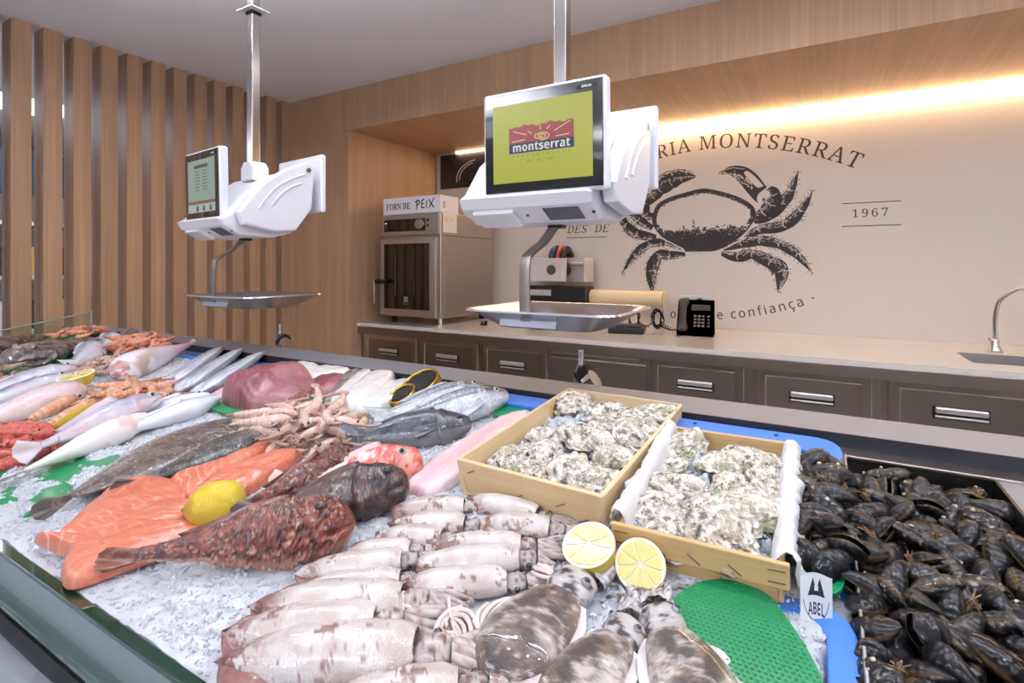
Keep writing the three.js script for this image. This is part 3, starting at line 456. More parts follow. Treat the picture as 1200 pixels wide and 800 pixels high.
// axis from tail to head along local +x
function layAxis(o, head, tail, up = 0, roll = 0, pitch = 0) { return onIce(o, (head[0] + tail[0]) / 2, (head[1] + tail[1]) / 2, up, Math.atan2(-(head[1] - tail[1]), head[0] - tail[0]), roll, pitch); }
const dist2 = (a, b) => Math.hypot(a[0] - b[0], a[1] - b[1]);
const CX0 = -3.12, CX1 = 1.9, BX0 = .038, BX1 = .232;
{
  const g = thing('fish_counter', 'long stainless steel fish display counter with a flat rear ledge', 'counter', [0, 0, 0]);
  const L = CX1 - CX0, mx = (CX0 + CX1) / 2;
  part('rear_ledge', rbox(L, .03, .142, .004, mx, .985, -1.181), ledgeM, g);
  part('rear_step', rbox(L, .006, .05, .002, mx, .974, -1.088), steelDark, g);
  part('rear_lip', box(L - .01, .032, .004, mx, .985, -1.108), M(0x3b3d46, .4, { metalness: .6 }), g);
  part('rear_panel', box(L, .95, .03, mx, .49, -1.23), steel, g);
  part('tub_back', box(L, .3, .01, mx, .82, -1.112), steelDark, g);
  part('tub_floor', box(L, .01, .86, mx, .76, -.70), steelDark, g);
  part('tub_end', box(.02, .3, .86, CX0 + .01, .835, -.70), steel, g);
  part('tub_front', box(L, .04, .012, mx, .765, -.311), steel, g);
  part('front_ledge', rbox(L, .02, .262, .004, mx, .79, -.142), ledgeM, g);
  part('front_groove', box(L, .014, .014, mx, .797, -.276), M(0x2b2d30, .5), g);
  part('front_panel', box(L, .76, .03, mx, .39, -.03), steel, g);
  part('end_panel', box(.03, .76, 1.2, CX0 + .015, .39, -.62), steel, g);
  // mussel bin
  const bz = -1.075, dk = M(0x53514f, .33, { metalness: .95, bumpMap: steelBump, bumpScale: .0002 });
  part('bin_divider', rbox(.004, .15, .76, .0015, 0, -.075, 0), steel, g, [BX0, iceY(-.695) + .012, -.695], [TILT, 0, 0]);
  part('bin_back', box(BX1 - BX0, .19, .004, (BX0 + BX1) / 2, .878, bz), dk, g);
  part('bin_side', box(.004, .19, .76, BX1, .878, -.695), dk, g);
  part('bin_floor', box(BX1 - BX0, .004, .76, (BX0 + BX1) / 2, .79, -.695), dk, g);
  part('side_plate', rbox(CX1 - BX1, .012, .76, .003, (CX1 + BX1) / 2 + .001, .967, -.695), ledgeM, g);
  // glass front and sloping glass end panel
  const gl = M(0xf2fbf7, .02, { transmission: 1, thickness: .02, ior: 1.5, attenuationColor: new THREE.Color(0x8fd0b4), attenuationDistance: .25 }), edge = M(0x0f3a2c, .08, { clearcoat: 1 });
  const f = thing('front_glass', 'low clear glass pane with dark green edge along the counter front', 'glass pane');
  part('pane', box(CX1 - CX0 - .03, .076, .014, mx, .839, -.296), gl, f); part('polished_edge', rbox(CX1 - CX0 - .03, .006, .0145, .0015, mx, .8795, -.296), edge, f);
  const e = thing('end_glass', 'sloping clear glass end panel closing the counter before the slats', 'glass pane');
  part('pane', extrude([[-1.2, .99], [-.33, .90], [-.33, .925], [-1.2, 1.072]], .008).rotateY(-Math.PI / 2).scale(-1, 1, 1).scale(-1, 1, 1).translate(-3.085, 0, 0), M(0xf2fbf7, .03, { transmission: 1, thickness: 0 }), e);
  part('polished_edge', tube([[-3.089, 1.072, -1.2], [-3.089, .925, -.33]], .0035, 4, 8), M(0x9fb0a8, .2), e); part('post', cyl(.006, .1, -3.089, 1.03, -1.198, 12), steel, e);
}
// blue fish trays under the ice
const blueM = M(0x3f7fd6, .38, { clearcoat: .3, clearcoatRoughness: .3 });
function rrect(w, d, r) { const s = new THREE.Shape(); const x = w / 2, y = d / 2; s.moveTo(-x + r, -y); s.lineTo(x - r, -y); s.quadraticCurveTo(x, -y, x, -y + r); s.lineTo(x, y - r); s.quadraticCurveTo(x, y, x - r, y); s.lineTo(-x + r, y); s.quadraticCurveTo(-x, y, -x, y - r); s.lineTo(-x, -y + r); s.quadraticCurveTo(-x, -y, -x + r, -y); return s; }
for (let row = 0; row < 2; row++) for (let k = 0; k < 4; k++) {
  const x1 = .032 - k * .777, w = .772, d = row ? .36 : .40, z = row ? -.50 : -.896, s = rrect(w, d, .045); s.holes.push(row ? rrect(w - .044, d - .044, .03) : rrect(w - .084, d - .084, .03));
  const m = row ? .04 : .08, q = rrect(w - m, d - m, .03); q.holes.push(rrect(w - m - .01, d - m - .01, .028));
  const t = thing('fish_tray', row ? 'blue plastic fish tray buried in ice near the glass front' : k ? 'blue plastic fish tray whose rim shows along the rear ledge' : 'blue plastic fish tray with rounded corner beside the mussel bin', 'tray', [0, 0, 0], 0, row || k ? (row ? 'front row of blue trays' : 'rear row of blue trays') : undefined);
  part('rim', new THREE.ExtrudeGeometry(s, { depth: .006, bevelEnabled: true, bevelThickness: .003, bevelSize: .003, bevelSegments: 3, curveSegments: 12 }).rotateX(-Math.PI / 2), blueM, t);
  part('wall', new THREE.ExtrudeGeometry(q, { depth: .06, bevelEnabled: false, curveSegments: 12 }).rotateX(-Math.PI / 2).translate(0, -.06, 0), blueM, t);
  for (let i = 0; i < 5; i++) part('rim_hole', cyl(.004, .002, -w / 2 + .1 + i * (w - .2) / 4, .009, -d / 2 + .014, 10), M(0x14284a, .6), t);
  onIce(t, x1 - w / 2, z, row ? (k ? -.03 : -.018) : k ? -.01 : -.003, 0, row ? 0 : k ? .055 : .085, row && !k ? .03 : 0);
}
// ice bed
function iceTop(x, z) {
  let y = iceY(z) + (fbm(x * 9, z * 9, 3, 3) - .5) * .016 + (fbm(x * 45, z * 45, 7, 3) - .5) * .009;
  y += .012 * sstep(.46, .58, fbm(x * 13, z * 13, 11, 3)) * sstep(-1.08, -1.14, x) * sstep(-1.42, -1.34, x) * sstep(-.6, -.52, z);
  y -= .03 * sstep(-1.072, -1.092, z) * (x < -.55 ? .8 : 1);
  y -= .03 * sstep(-1.03, -1.05, z) * sstep(-.52, -.46, x);
  y -= .028 * sstep(-.008, .012, x + (fbm(z * 20, 1, 1, 2) - .5) * .03) * (z > -.62 || z < -.85 ? 1 : .4);
  return y;
}
const iceM = M(0xc4c6ca, .35, { clearcoat: .5, clearcoatRoughness: .25 });
const ice = new THREE.Group(); ice.name = 'crushed_ice'; ice.userData = { label: 'white crushed ice bed covering the whole display', category: 'ice', kind: 'stuff' }; scene.add(ice);
{
  const x0 = -3.098, x1 = .031, z0 = -1.106, z1 = -.304;
  part('ice_surface', loft(620, 190, (s, t) => { const x = lerp(x0, x1, Math.pow(s, .75)), z = lerp(z0, z1, t); return [x, iceTop(x, z) + (vn(x * 260, z * 260, 5) - .5) * .003, z]; }, null, false), iceM, ice);
}
part('ice_front', loft(400, 6, (s, t) => { const x = lerp(-3.098, .031, s); return [x, lerp(iceTop(x, -.304), .775, t) , -.3035 - .0012 * vn(x * 90, t * 9, 2)]; }, null, false), iceM, ice);
const grainG = [0, 1, 2].map(i => { const g = new THREE.IcosahedronGeometry(1, 0); return warp(mergeVertices(g.deleteAttribute('normal').deleteAttribute('uv')), (x, y, z) => { const k = .6 + .8 * h3(Math.round(x * 50) + i * 97, Math.round(y * 50), Math.round(z * 50)); return [x * k * 1.3, y * k * .8, z * k]; }).toNonIndexed(); });
grainG.forEach(g => g.computeVertexNormals());
function grains(name, parent, spots, mat, gi = 0) {
  const m = shade(new THREE.InstancedMesh(grainG[gi], mat, spots.length)); m.name = name; const o = new THREE.Object3D();
  spots.forEach(([x, y, z, r], i) => { o.position.set(x, y, z); o.rotation.set(rnd() * 6, rnd() * 6, rnd() * 6); o.scale.setScalar(r); o.updateMatrix(); m.setMatrixAt(i, o.matrix); });
  parent.add(m); return m;
}
const grainM = M(0xc8cbd0, .2, { clearcoat: .6, clearcoatRoughness: .1 }), clearIce = M(0xf4f9fc, .12, { transmission: .55, thickness: 0, ior: 1.31 });
{
  const a = [], b = [], c = [];
  for (let i = 0; i < 52000; i++) { const far = i % 4 === 0, x = far ? rr(-3.08, -1.1) : rr(-1.3, .02), z = rr(-1.085, -.31), r = Math.pow(rnd(), 3) * .0026 + .0009; (i % 8 ? (i % 2 ? a : b) : c).push([x, iceTop(x, z) + r * .25, z, r * (far ? 1.5 : 1)]); }
  grains('ice_grains', ice, a, grainM, 0); grains('ice_grains', ice, b, grainM, 1); grains('ice_grains', ice, c, clearIce, 2);
}
// green plastic mats with raised nubs
const nub = tex(128, 128, (x, y) => { let v = 0; for (const [cx, cy] of [[32, 32], [96, 96]]) v = Math.max(v, 1 - Math.hypot(x - cx, (y - cy)) / 17); const k = 60 + 180 * sstep(0, .6, v); return [k, k, k]; }, false);
nub.repeat.set(92, 92);
const greenM = M(0x0c8a50, .38, { bumpMap: nub, bumpScale: .0006, clearcoat: .35, clearcoatRoughness: .12 });
function mat(label, pts, up = .006, nubs = false, curve = true) {
  const v = pts.map(p => new THREE.Vector2(p[0], -p[1])); const s = new THREE.Shape(); s.setFromPoints(new THREE.SplineCurve([...v, v[0]]).getPoints(60)); if (!curve) s.setFromPoints(v);
  const g = new THREE.ExtrudeGeometry(s, { depth: .003, bevelEnabled: true, bevelThickness: .001, bevelSize: .001, bevelSegments: 2 }).rotateX(-Math.PI / 2);
  const m = single('display_mat', label, 'mat', warp(g, (x, y, z) => [x, y + iceY(z) + up, z]), greenM);
  if (nubs) { const P = s.getPoints(), q = [], ins = (x, y) => { let r = false; for (let i = 0, j = P.length - 1; i < P.length; j = i++) if ((P[i].y > y) !== (P[j].y > y) && x < (P[j].x - P[i].x) * (y - P[i].y) / (P[j].y - P[i].y) + P[i].x) r = !r; return r; };
    for (let a = 0; a < 60; a++) for (let b = 0; b < 70; b++) { const x = -.2 + a * .0056 + (b % 2) * .0028, z = -.7 + b * .0056; if (ins(x, -z)) q.push([x, z]); }
    const im = shade(new THREE.InstancedMesh(new THREE.SphereGeometry(.0019, 8, 4, 0, 6.2832, 0, 1.5708).scale(1, .7, 1), greenM, q.length)), o = new THREE.Object3D(); q.forEach(([x, z], i) => { o.position.set(x, iceY(z) + up + .004, z); o.updateMatrix(); im.setMatrixAt(i, o.matrix); }); im.name = 'nubs'; im.userData.kind = 'stuff'; m.add(im); }
  return m;
}
mat('green nubbed plastic mat lying bare on the ice beside the small oyster crate', [[-.142, -.60], [-.125, -.635], [-.095, -.658], [-.055, -.655], [-.03, -.625], [0.0, -.565], [.012, -.50], [-.01, -.44], [-.07, -.43], [-.115, -.49]], .009, true);
mat('green plastic mat under the tuna loin', [[-1.345, -.765], [-1.24, -.755], [-1.15, -.77], [-1.09, -.86], [-1.065, -1.0], [-1.10, -1.09], [-1.2, -1.1], [-1.3, -1.02], [-1.36, -.88]], .008);
mat('green plastic mat half buried in ice under the pale hake', [[-1.30, -.33], [-1.17, -.326], [-1.12, -.36], [-1.15, -.45], [-1.25, -.53], [-1.38, -.46], [-1.39, -.36]], .002);
mat('green plastic mat below the big monkfish at the counter end', [[-3.05, -.8], [-3.0, -.6], [-2.6, -.6], [-2.1, -.66], [-2.08, -.78], [-2.4, -.95], [-2.95, -1.08]], .012);
mat('green plastic mat under the spilled mussels', [[-.05, -1.0], [-.03, -1.04], [.02, -1.03], [.026, -.8], [.02, -.7], [-.02, -.7], [-.035, -.85]], .006);
mat('green plastic mat buried behind the sea bass heads', [[-.64, -1.075], [-.6, -1.085], [-.57, -1.06], [-.58, -1.0], [-.63, -1.0]], .006);
// ================= oyster crates
const pine = (() => { const t = woodCol([226, 196, 150], .16); t.repeat.set(1, .6); return M(0xffffff, .6, { map: t }); })();
const pineDark = (() => { const t = woodCol([212, 176, 122], .2); t.repeat.set(1, .6); return M(0xffffff, .6, { map: t }); })();
const stapleM = M(0x7d7468, .35, { metalness: .8 });
function board(w, h, t, mat, parent, pos, rot, name = 'board') { return part(name, uvm(rbox(w, h, t, .0015), 1, 1, true), mat, parent, pos, rot); }
function staple(parent, x, y, z, rot) { return part('staple', rbox(.018, .0014, .0014, .0004), stapleM, parent, [x, y, z], rot); }
const stencil = (txt, bg, fg, w = 512, h = 96) => canvasTex(w, h, (c) => { c.fillStyle = bg; c.fillRect(0, 0, w, h); c.fillStyle = fg; c.font = 'bold ' + Math.round(h * .8) + 'px sans-serif'; c.textAlign = 'center'; c.fillText(txt, w / 2, h * .8, w * .94); });
{
  const w = .25, l = .40, h = .082, c = thing('oyster_crate', 'large pale wooden crate full of oysters on ice, next to the squid', 'crate');
  // tapering thin-walled box
  const a = .17, hw = w / 2, hl = l / 2;
  board(w + .004, h, .007, pine, c, [0, h / 2, hl - .006], [.16, 0, 0]); board(w + .004, h, .007, pine, c, [0, h / 2, -hl + .006], [-.16, 0, 0]);
  board(l, h, .007, pine, c, [-hw + .006, h / 2, 0], [0, Math.PI / 2, 0]).rotation.set(0, Math.PI / 2, 0, 'YXZ'); c.children[2].rotation.order = 'YXZ'; c.children[2].rotation.set(-.16, Math.PI / 2, 0);
  const rs = board(l, h, .007, pine, c, [hw - .006, h / 2, 0]); rs.rotation.order = 'YXZ'; rs.rotation.set(.16, Math.PI / 2, 0);
  board(w - .02, .005, l - .02, pine, c, [0, .004, 0], [0, 0, 0], 'floor_board');
  const st = stencil('V  I  O  I  L  I', '#dcbf93', '#2b2622', 1024, 96);
  const ls = part('lettering', new THREE.PlaneGeometry(l * .8, .03), M(0xffffff, .6, { map: st }), rs, [0, .004, .0041]);
  for (const [x, y] of [[-.1, .065], [-.012, .045], [.06, .05], [.095, .035]]) staple(c, x, y, hl - .001 + (y - .04) * .16 + .0005, [.16, 0, .5]);
  const knot = M(0x8a5a35, .6); for (const [z, r] of [[-.135, .012], [-.105, .007]]) part('knot', new THREE.CylinderGeometry(r, r, .001, 18).scale(1, 1, 1.4).rotateZ(Math.PI / 2), knot, c, [-hw + .0155, .07, z], [0, 0, -.16]);
  onIce(c, -.375, -.902, -.026, -.045, -.02);
  const liner = M(0xf0f0ee, .6, { transmission: .25, thickness: 0 });
  const w2 = .19, l2 = .325, h2 = .075, d = thing('oyster_crate', 'small honey coloured wooden crate lined with white paper and filled with oysters', 'crate');
  board(w2 + .012, .03, .007, pineDark, d, [0, .064, l2 / 2 + .002]); board(w2 - .012, .034, .006, pineDark, d, [0, .026, l2 / 2 - .006]);
  board(w2, .045, .006, pineDark, d, [0, .056, -l2 / 2]); board(l2 - .01, .06, .006, pineDark, d, [-w2 / 2 + .003, .044, 0], [0, Math.PI / 2, 0]); board(l2 - .01, .06, .006, pineDark, d, [w2 / 2 - .003, .044, 0], [0, Math.PI / 2, 0]);
  board(w2 - .014, .005, l2 - .012, pineDark, d, [0, .006, 0], null, 'floor_board');
  for (const x of [-.088, .088]) for (const y of [.056, .07]) staple(d, x, y, l2 / 2 + .006, [0, 0, .06]); for (const x of [-.04, 0, .045]) staple(d, x, .062 - .004, l2 / 2 + .006, [0, 0, -.6]);
  // paper lining: along the left side, and folded over the right side
  const fold = (x0, sgn, out, name) => part(name, loft(50, 26, (s, t) => { const z = (s - .5) * (l2 - .006), n = (fbm(s * 14, t * 5, sgn + 3, 3) - .5) * 1.6; let x, y; if (t < .4) { x = x0 - sgn * .008 - sgn * (.4 - t) * .03; y = lerp(.035, .082, t / .4) + n * .012; } else if (t < .52) { const q = (t - .4) / .12; x = x0 - sgn * .008 + sgn * q * .02; y = .082 + Math.sin(q * 3.14) * .006 + n * .02; } else { const q = (t - .52) / .48; x = x0 + sgn * (.012 + .012 * q * out + n * .014); y = lerp(.082, .082 - .072 * out, q) + n * .01; } return [x, y, z]; }, null, false), liner, d);
  fold(-w2 / 2, -1, .75, 'paper_lining'); fold(w2 / 2, 1, 1, 'paper_lining');
  const lab = canvasTex(256, 160, (c) => { c.fillStyle = '#e9eaea'; c.fillRect(0, 0, 256, 160); c.fillStyle = '#2f3437'; c.beginPath(); c.moveTo(60, 70); c.lineTo(100, 16); c.lineTo(128, 52); c.lineTo(156, 16); c.lineTo(196, 70); c.closePath(); c.fill(); c.fillStyle = '#e9eaea'; c.fillRect(112, 40, 32, 16); c.fillStyle = '#2f3437'; c.font = 'bold 54px sans-serif'; c.textAlign = 'center'; c.fillText('ABEL', 128, 130); c.lineWidth = 4; c.strokeStyle = '#2f3437'; c.beginPath(); c.arc(128, 40, 110, .35, 2.8); c.stroke(); });
  part('printed_corner', loft(8, 8, (s, t) => [w2 / 2 + .016 + s * .03, lerp(.072, .018, t) + .004 * Math.sin(s * 4), l2 / 2 + .006 - s * .012 + t * .008], null, false).rotateY(0), M(0xffffff, .6, { map: lab, side: THREE.DoubleSide }), d); { const uv = d.children[d.children.length - 1].geometry.attributes.uv; for (let i = 0; i < uv.count; i++) { const s = uv.getX(i), t = uv.getY(i); uv.setXY(i, s, 1 - t); } }
  onIce(d, -.132, -.822, -.026, .02);
}
// ================= fish and seafood
const wet = { clearcoat: .9, clearcoatRoughness: .12 };
const skinB = tex(256, 256, (x, y) => { const k = 128 + (fbm(x * .05, y * .05, 3, 4) - .5) * 260; return [k, k, k]; }, false); skinB.repeat.set(7, 4);
const skinM = VC(.42, { ...wet, bumpMap: skinB, bumpScale: .0011 }), slimeM = VC(.34, { clearcoat: .9, clearcoatRoughness: .05, bumpMap: skinB, bumpScale: .0014 }), finM = VC(.5, { ...wet, side: THREE.DoubleSide });
const eyeW = M(0xcfc6b4, .15, { clearcoat: 1 }), eyeG = M(0x8d7a4a, .15, { clearcoat: 1 }), pupil = M(0x0a0a0c, .08, { clearcoat: 1 });
// flat fin with rays: a fan from a base line
function finGeo(base, tipFn, n, th, col, wave = .003) {
  const [a, b] = base;
  return loft(14, n * 2, (s, t) => { const q = t <= .5 ? t * 2 : (1 - t) * 2, sd = t <= .5 ? 1 : -1; const bx = lerp(a[0], b[0], q), by = lerp(a[1], b[1], q), tp = tipFn(q); const x = lerp(bx, tp[0], s), y = lerp(by, tp[1], s); return [x, y, (tp[2] || 0) * s + sd * th * (1 - .8 * s) * (.6 + .4 * Math.cos(q * n * 6.283)) + Math.sin(q * 7 + s * 2) * wave * s]; }, (s, t) => col(s, t <= .5 ? t * 2 : 2 - t * 2));
}
// o: L,H,W, hp/wp profiles, col(s,up,p), amp noise, eye:[s,up,r], mouth, tail:{len,h,fork}, dorsal:{...}
function fish(name, label, head, tail, o, group) {
  const g = thing(name, label, o.cat || 'fish', [0, 0, 0], 0, group), L = o.L || dist2(head, tail), hp = prof(o.hp), wp = prof(o.wp), sd = o.seed || 1, nz = o.nz || 30;
  const bl = L * (o.tail ? 1 - (o.tail.len || .16) : 1), X = s => L / 2 - s * bl;
  const cen = s => (o.cy ? o.cy(s) : 0), bend = s => (o.bend || 0) * Math.sin((s - .3) * 3);
  const P = (s, a) => {
    const cp = s < 1e-6 || s > 1 - 1e-6 ? 0 : Math.sqrt(Math.max(0, 1 - Math.pow(1 - clamp(s / (o.blunt || .035)), 2))); let ry = o.H / 2 * hp(s) * cp, rz = o.W / 2 * wp(s) * cp; const sa = Math.sin(a), ca = Math.cos(a);
    let k = 1 + (o.amp || 0) * (fbm(X(s) * nz + sd * 9, sa * ry * nz + 3, ca * rz * nz + sd, 4) - .5) * 2 * Math.min(1, s * 12);
    if (o.rough) k += o.rough * (vn(X(s) * 240 + sd, sa * ry * 240, ca * rz * 240) - .5) * Math.min(1, s * 14);
    if (o.mouth) { const m = o.mouth; k -= (m[1] || .2) * Math.exp(-Math.pow((sa - (m[2] ?? -.15) + s * .8) / .1, 2)) * (1 - sstep(m[0] * .6, m[0], s)); }
    if (o.gill) { const gs = o.gill + .05 * (1 - sa * sa) - .02; k += .07 * sstep(gs - .1, gs - .005, s) * (1 - sstep(gs - .004, gs + .012, s)); }
    return [X(s), cen(s) + Math.sign(sa) * Math.pow(Math.abs(sa), .92) * ry * k, bend(s) + Math.sign(ca) * Math.pow(Math.abs(ca), .92) * rz * k];
  };
  part('body', loft(o.ns || 110, o.nt || 44, (s, t) => P(s, t * 6.28319), (s, t, p) => o.col(s, Math.sin(t * 6.28319), p, Math.cos(t * 6.28319))), o.mat || skinM, g);
  if (o.eye) for (const sgn of o.eye[3] ? [1] : [1, -1]) {
    const [s, up, r] = o.eye, a = Math.asin(up), q = P(s, sgn > 0 ? a : Math.PI - a);
    const e = part('eye', new THREE.SphereGeometry(r, 20, 14), o.eyeM || eyeW, g, [q[0], q[1], q[2] - sgn * r * .45]); part('pupil', new THREE.SphereGeometry(r * .62, 16, 12), pupil, e, [0, 0, sgn * r * .5]);
  }
  const fc = o.finCol || ((s, q) => mix3(mix3(o.col(.9, .3, [X(.9) + q * .02, s * .02, 0], 0), o.col(.85, -.2, [X(.85), q * .02, s * .02], 0), .5), o.finTip || o.col(.8, 0, [X(.8), s * .03, q * .03], 0), s * .6));
  if (o.tail) { const tl = bl * 0 + L * (o.tail.len || .16) * 1.15, th = (o.tail.h || 1) * o.H; const hb = o.H / 2 * hp(1) * .95; part('tail_fin', finGeo([[-L / 2 + L * (o.tail.len || .16) + .004, hb], [-L / 2 + L * (o.tail.len || .16) + .004, -hb]], q => { const y = (.5 - q) * th; return [-L / 2 + L * (o.tail.len || .16) - tl * (1 - (o.tail.fork || 0) * (1 - Math.abs(q - .5) * 2) - (o.tail.fork ? 0 : .3 * Math.pow(Math.abs(q - .5) * 2, 2.5)) + .03 * Math.sin(q * 40)), y, 0]; }, 10, .0016, fc), finM, g).position.z = bend(1); }
  if (o.dorsal) { const d = o.dorsal; part('dorsal_fin', finGeo([[X(d[0]), o.H / 2 * hp(d[0]) * .9 + cen(d[0])], [X(d[1]), o.H / 2 * hp(d[1]) * .9 + cen(d[1])]], q => { const s = lerp(d[0], d[1], q); return [X(s) - d[2] * .5, o.H / 2 * hp(s) + cen(s) + d[2] * (d[3] ? (.55 + .45 * Math.abs(Math.sin(q * d[3] * 3.1416))) : 1) * (1 - .5 * q)]; }, d[3] || 12, .0012, fc, .002), finM, g).position.z = 0; }
  if (o.anal) { const d = o.anal; part('anal_fin', finGeo([[X(d[0]), -o.H / 2 * hp(d[0]) * .9], [X(d[1]), -o.H / 2 * hp(d[1]) * .9]], q => { const s = lerp(d[0], d[1], q); return [X(s) - d[2] * .6, -o.H / 2 * hp(s) - d[2] * (1 - .6 * q)]; }, 8, .0012, fc, .002), finM, g); }
  if (o.pect) { const [s, up, len, wd] = o.pect; const a = Math.asin(up), q = P(s, a); part('pectoral_fin', finGeo([[0, wd * .3], [0, -wd * .3]], k => [-len * (1 - .25 * Math.abs(k - .5)), (.5 - k) * wd, .006], 8, .0011, fc, .002), finM, g, [q[0], q[1], q[2] + .001], [0, -.25, .25]); }
  if (o.crest) for (let i = 0; i < o.crest[0]; i++) { const s = lerp(o.crest[1], o.crest[2], i / (o.crest[0] - 1)), up = rr(.2, .98), q = P(s, Math.asin(up)); part('spine', paint(new THREE.ConeGeometry(rr(.0012, .0022), rr(.007, .014), 6), () => o.crest[3]), skinM, g, q, [rr(-.2, .5), 0, rr(.3, .9)]); }
  const th = o.roll || 0, ext = Math.hypot(o.H / 2 * Math.cos(th), o.W / 2 * Math.sin(th));
  layAxis(g, head, tail, (o.up ?? ext * .85), th, o.pitch || 0); return g;
}
const nzc = (p, f, s = 0, o = 4) => fbm(p[0] * f + s, p[1] * f + 7, p[2] * f + s * 3, o);
// --- scorpionfish and their neighbours
const scHP = [.55, .78, .95, 1, .98, .86, .68, .5, .36, .26, .22], scWP = [.62, .86, 1, 1, .86, .7, .52, .38, .26, .18, .12];
const scCol = (a, b, d, sc, sd) => (s, up, p) => { const n = nzc(p, 60 * sc, sd), m = nzc(p, 170 * sc, sd + 4), v = nzc(p, 25, sd + 9, 2); let c = mix3(a, b, sstep(.35, .62, n)); c = mix3(c, d, sstep(.54, .68, m) * .85); c = mix3(c, rgb(200, 166, 124), sstep(.6, .68, nzc(p, 150, sd + 2)) * sstep(.4, .6, v) * .9); if (up < -.6) c = mix3(c, rgb(206, 150, 128), sstep(-.6, -.95, up)); return c; };
fish('scorpionfish', 'large red-brown scorpionfish lying across the ice below the whole lemon', [-.562, -.530], [-.808, -.322], { H: .082, W: .072, hp: scHP, wp: scWP, amp: .17, rough: .26, nz: 60, seed: 2, ns: 220, nt: 84, roll: -.55, blunt: .08, mouth: [.16, .3, -.2], gill: .34, eye: [.15, .62, .0085], eyeM: M(0x5a3020, .2, { clearcoat: 1 }), col: scCol(rgb(92, 44, 34), rgb(150, 76, 56), rgb(46, 26, 22), 1.2, 3), tail: { len: .13, h: .36 }, dorsal: [.3, .8, .014, 11], crest: [46, .05, .5, rgb(178, 96, 66)], mat: slimeM });
fish('rockfish', 'dark brown rockfish with an orange lip behind the red scorpionfish', [-.566, -.648], [-.745, -.462], { H: .082, W: .066, hp: scHP, wp: scWP, amp: .1, rough: .07, nz: 40, seed: 5, ns: 150, nt: 56, roll: -.6, blunt: .08, mouth: [.15, .3, -.1], gill: .36, eye: [.15, .5, .009], eyeM: M(0x3a3234, .15, { clearcoat: 1 }), col: (s, up, p) => { const n = nzc(p, 70, 8), m = nzc(p, 190, 3); let c = mix3(rgb(44, 26, 26), rgb(92, 62, 52), sstep(.42, .66, n)); c = mix3(c, rgb(132, 98, 82), sstep(.56, .68, m) * sstep(.3, .5, s)); if (s < .012) c = rgb(190, 110, 66); if (s > .42) c = mix3(c, rgb(110, 84, 72), .35); return c; }, tail: { len: .15, h: .5 }, dorsal: [.32, .8, .012, 8], mat: slimeM });
fish('scorpionfish', 'spiny maroon scorpionfish pointing away beside the whole lemon', [-.722, -.690], [-.775, -.452], { H: .066, W: .064, hp: [.1, .8, 1, 1, .8, .74, .62, .5, .38, .28, .2], wp: [.1, .86, 1, .95, .72, .64, .5, .38, .26, .18, .12], amp: .16, rough: .24, nz: 60, seed: 9, ns: 160, nt: 56, roll: -.4, blunt: .1, mouth: [.14, .2, -.2], eye: [.16, .6, .006], eyeM: M(0x4a2a20, .2, { clearcoat: 1 }), col: scCol(rgb(84, 34, 30), rgb(134, 62, 50), rgb(44, 26, 28), 1.3, 11), tail: { len: .16, h: .7 }, dorsal: [.32, .8, .014, 9], crest: [40, .06, .42, rgb(150, 84, 66)], mat: slimeM });
fish('redfish', 'coral red fish with pale frosted flank behind the dark rockfish', [-.603, -.725], [-.775, -.545], { H: .076, W: .05, hp: scHP, wp: scWP, amp: .05, rough: .05, nz: 40, seed: 4, ns: 130, roll: -.75, blunt: .06, mouth: [.1, .25, -.1], gill: .33, eye: [.17, .45, .0085], eyeM: M(0xb9b6b4, .15, { clearcoat: 1 }), col: (s, up, p) => { const n = nzc(p, 60, 21), m = nzc(p, 160, 5); let c = mix3(rgb(206, 84, 70), rgb(236, 150, 132), sstep(.4, .62, n)); c = mix3(c, rgb(176, 50, 42), sstep(.58, .7, m)); c = mix3(c, rgb(240, 214, 206), sstep(.48, .62, nzc(p, 34, 31)) * sstep(.25, .4, s)); return c; }, tail: { len: .16, h: .8 }, dorsal: [.3, .8, .018, 10], pect: [.36, -.2, .05, .04] });
const streamHP = [.34, .6, .8, .94, 1, .97, .88, .74, .56, .4, .32], streamWP = [.4, .7, .88, 1, 1, .93, .8, .62, .42, .25, .15];
fish('black_bream', 'charcoal black sea bream lying behind the coral red fish', [-.618, -.897], [-.822, -.737], { H: .078, W: .05, hp: streamHP, wp: streamWP, amp: .025, rough: .02, seed: 6, roll: -.8, mouth: [.08, .25, -.1], gill: .3, eye: [.12, .35, .007], eyeM: M(0x2c2c30, .1, { clearcoat: 1 }), col: (s, up, p) => { const sc = nzc(p, 260, 2, 2), n = nzc(p, 40, 14); let c = mix3(rgb(40, 44, 50), rgb(96, 102, 108), sstep(.4, .7, n) * .6 + (sc > .56 ? .35 : 0)); if (s < .3) c = mix3(c, rgb(34, 34, 38), .6); if (up < -.5) c = mix3(c, rgb(150, 150, 152), .4); return c; }, tail: { len: .16, h: .9, fork: .3 }, dorsal: [.32, .82, .012, 10], pect: [.33, -.2, .045, .025] });
const bassCol = sd => (s, up, p) => { const sc = nzc(p, 240, sd, 2), n = nzc(p, 40, sd + 4); let c = mix3(rgb(206, 210, 216), rgb(108, 112, 118), sstep(-.1, .75, up + (n - .5) * .5)); c = mix3(c, sc > .55 ? rgb(230, 233, 238) : rgb(118, 122, 128), .28); if (Math.abs(up - .25) < .07 && s > .28) c = mix3(c, rgb(44, 46, 50), .7); if (s < .24) c = mix3(c, rgb(60, 52, 46), sstep(-.2, .5, up) * .9); return c; };
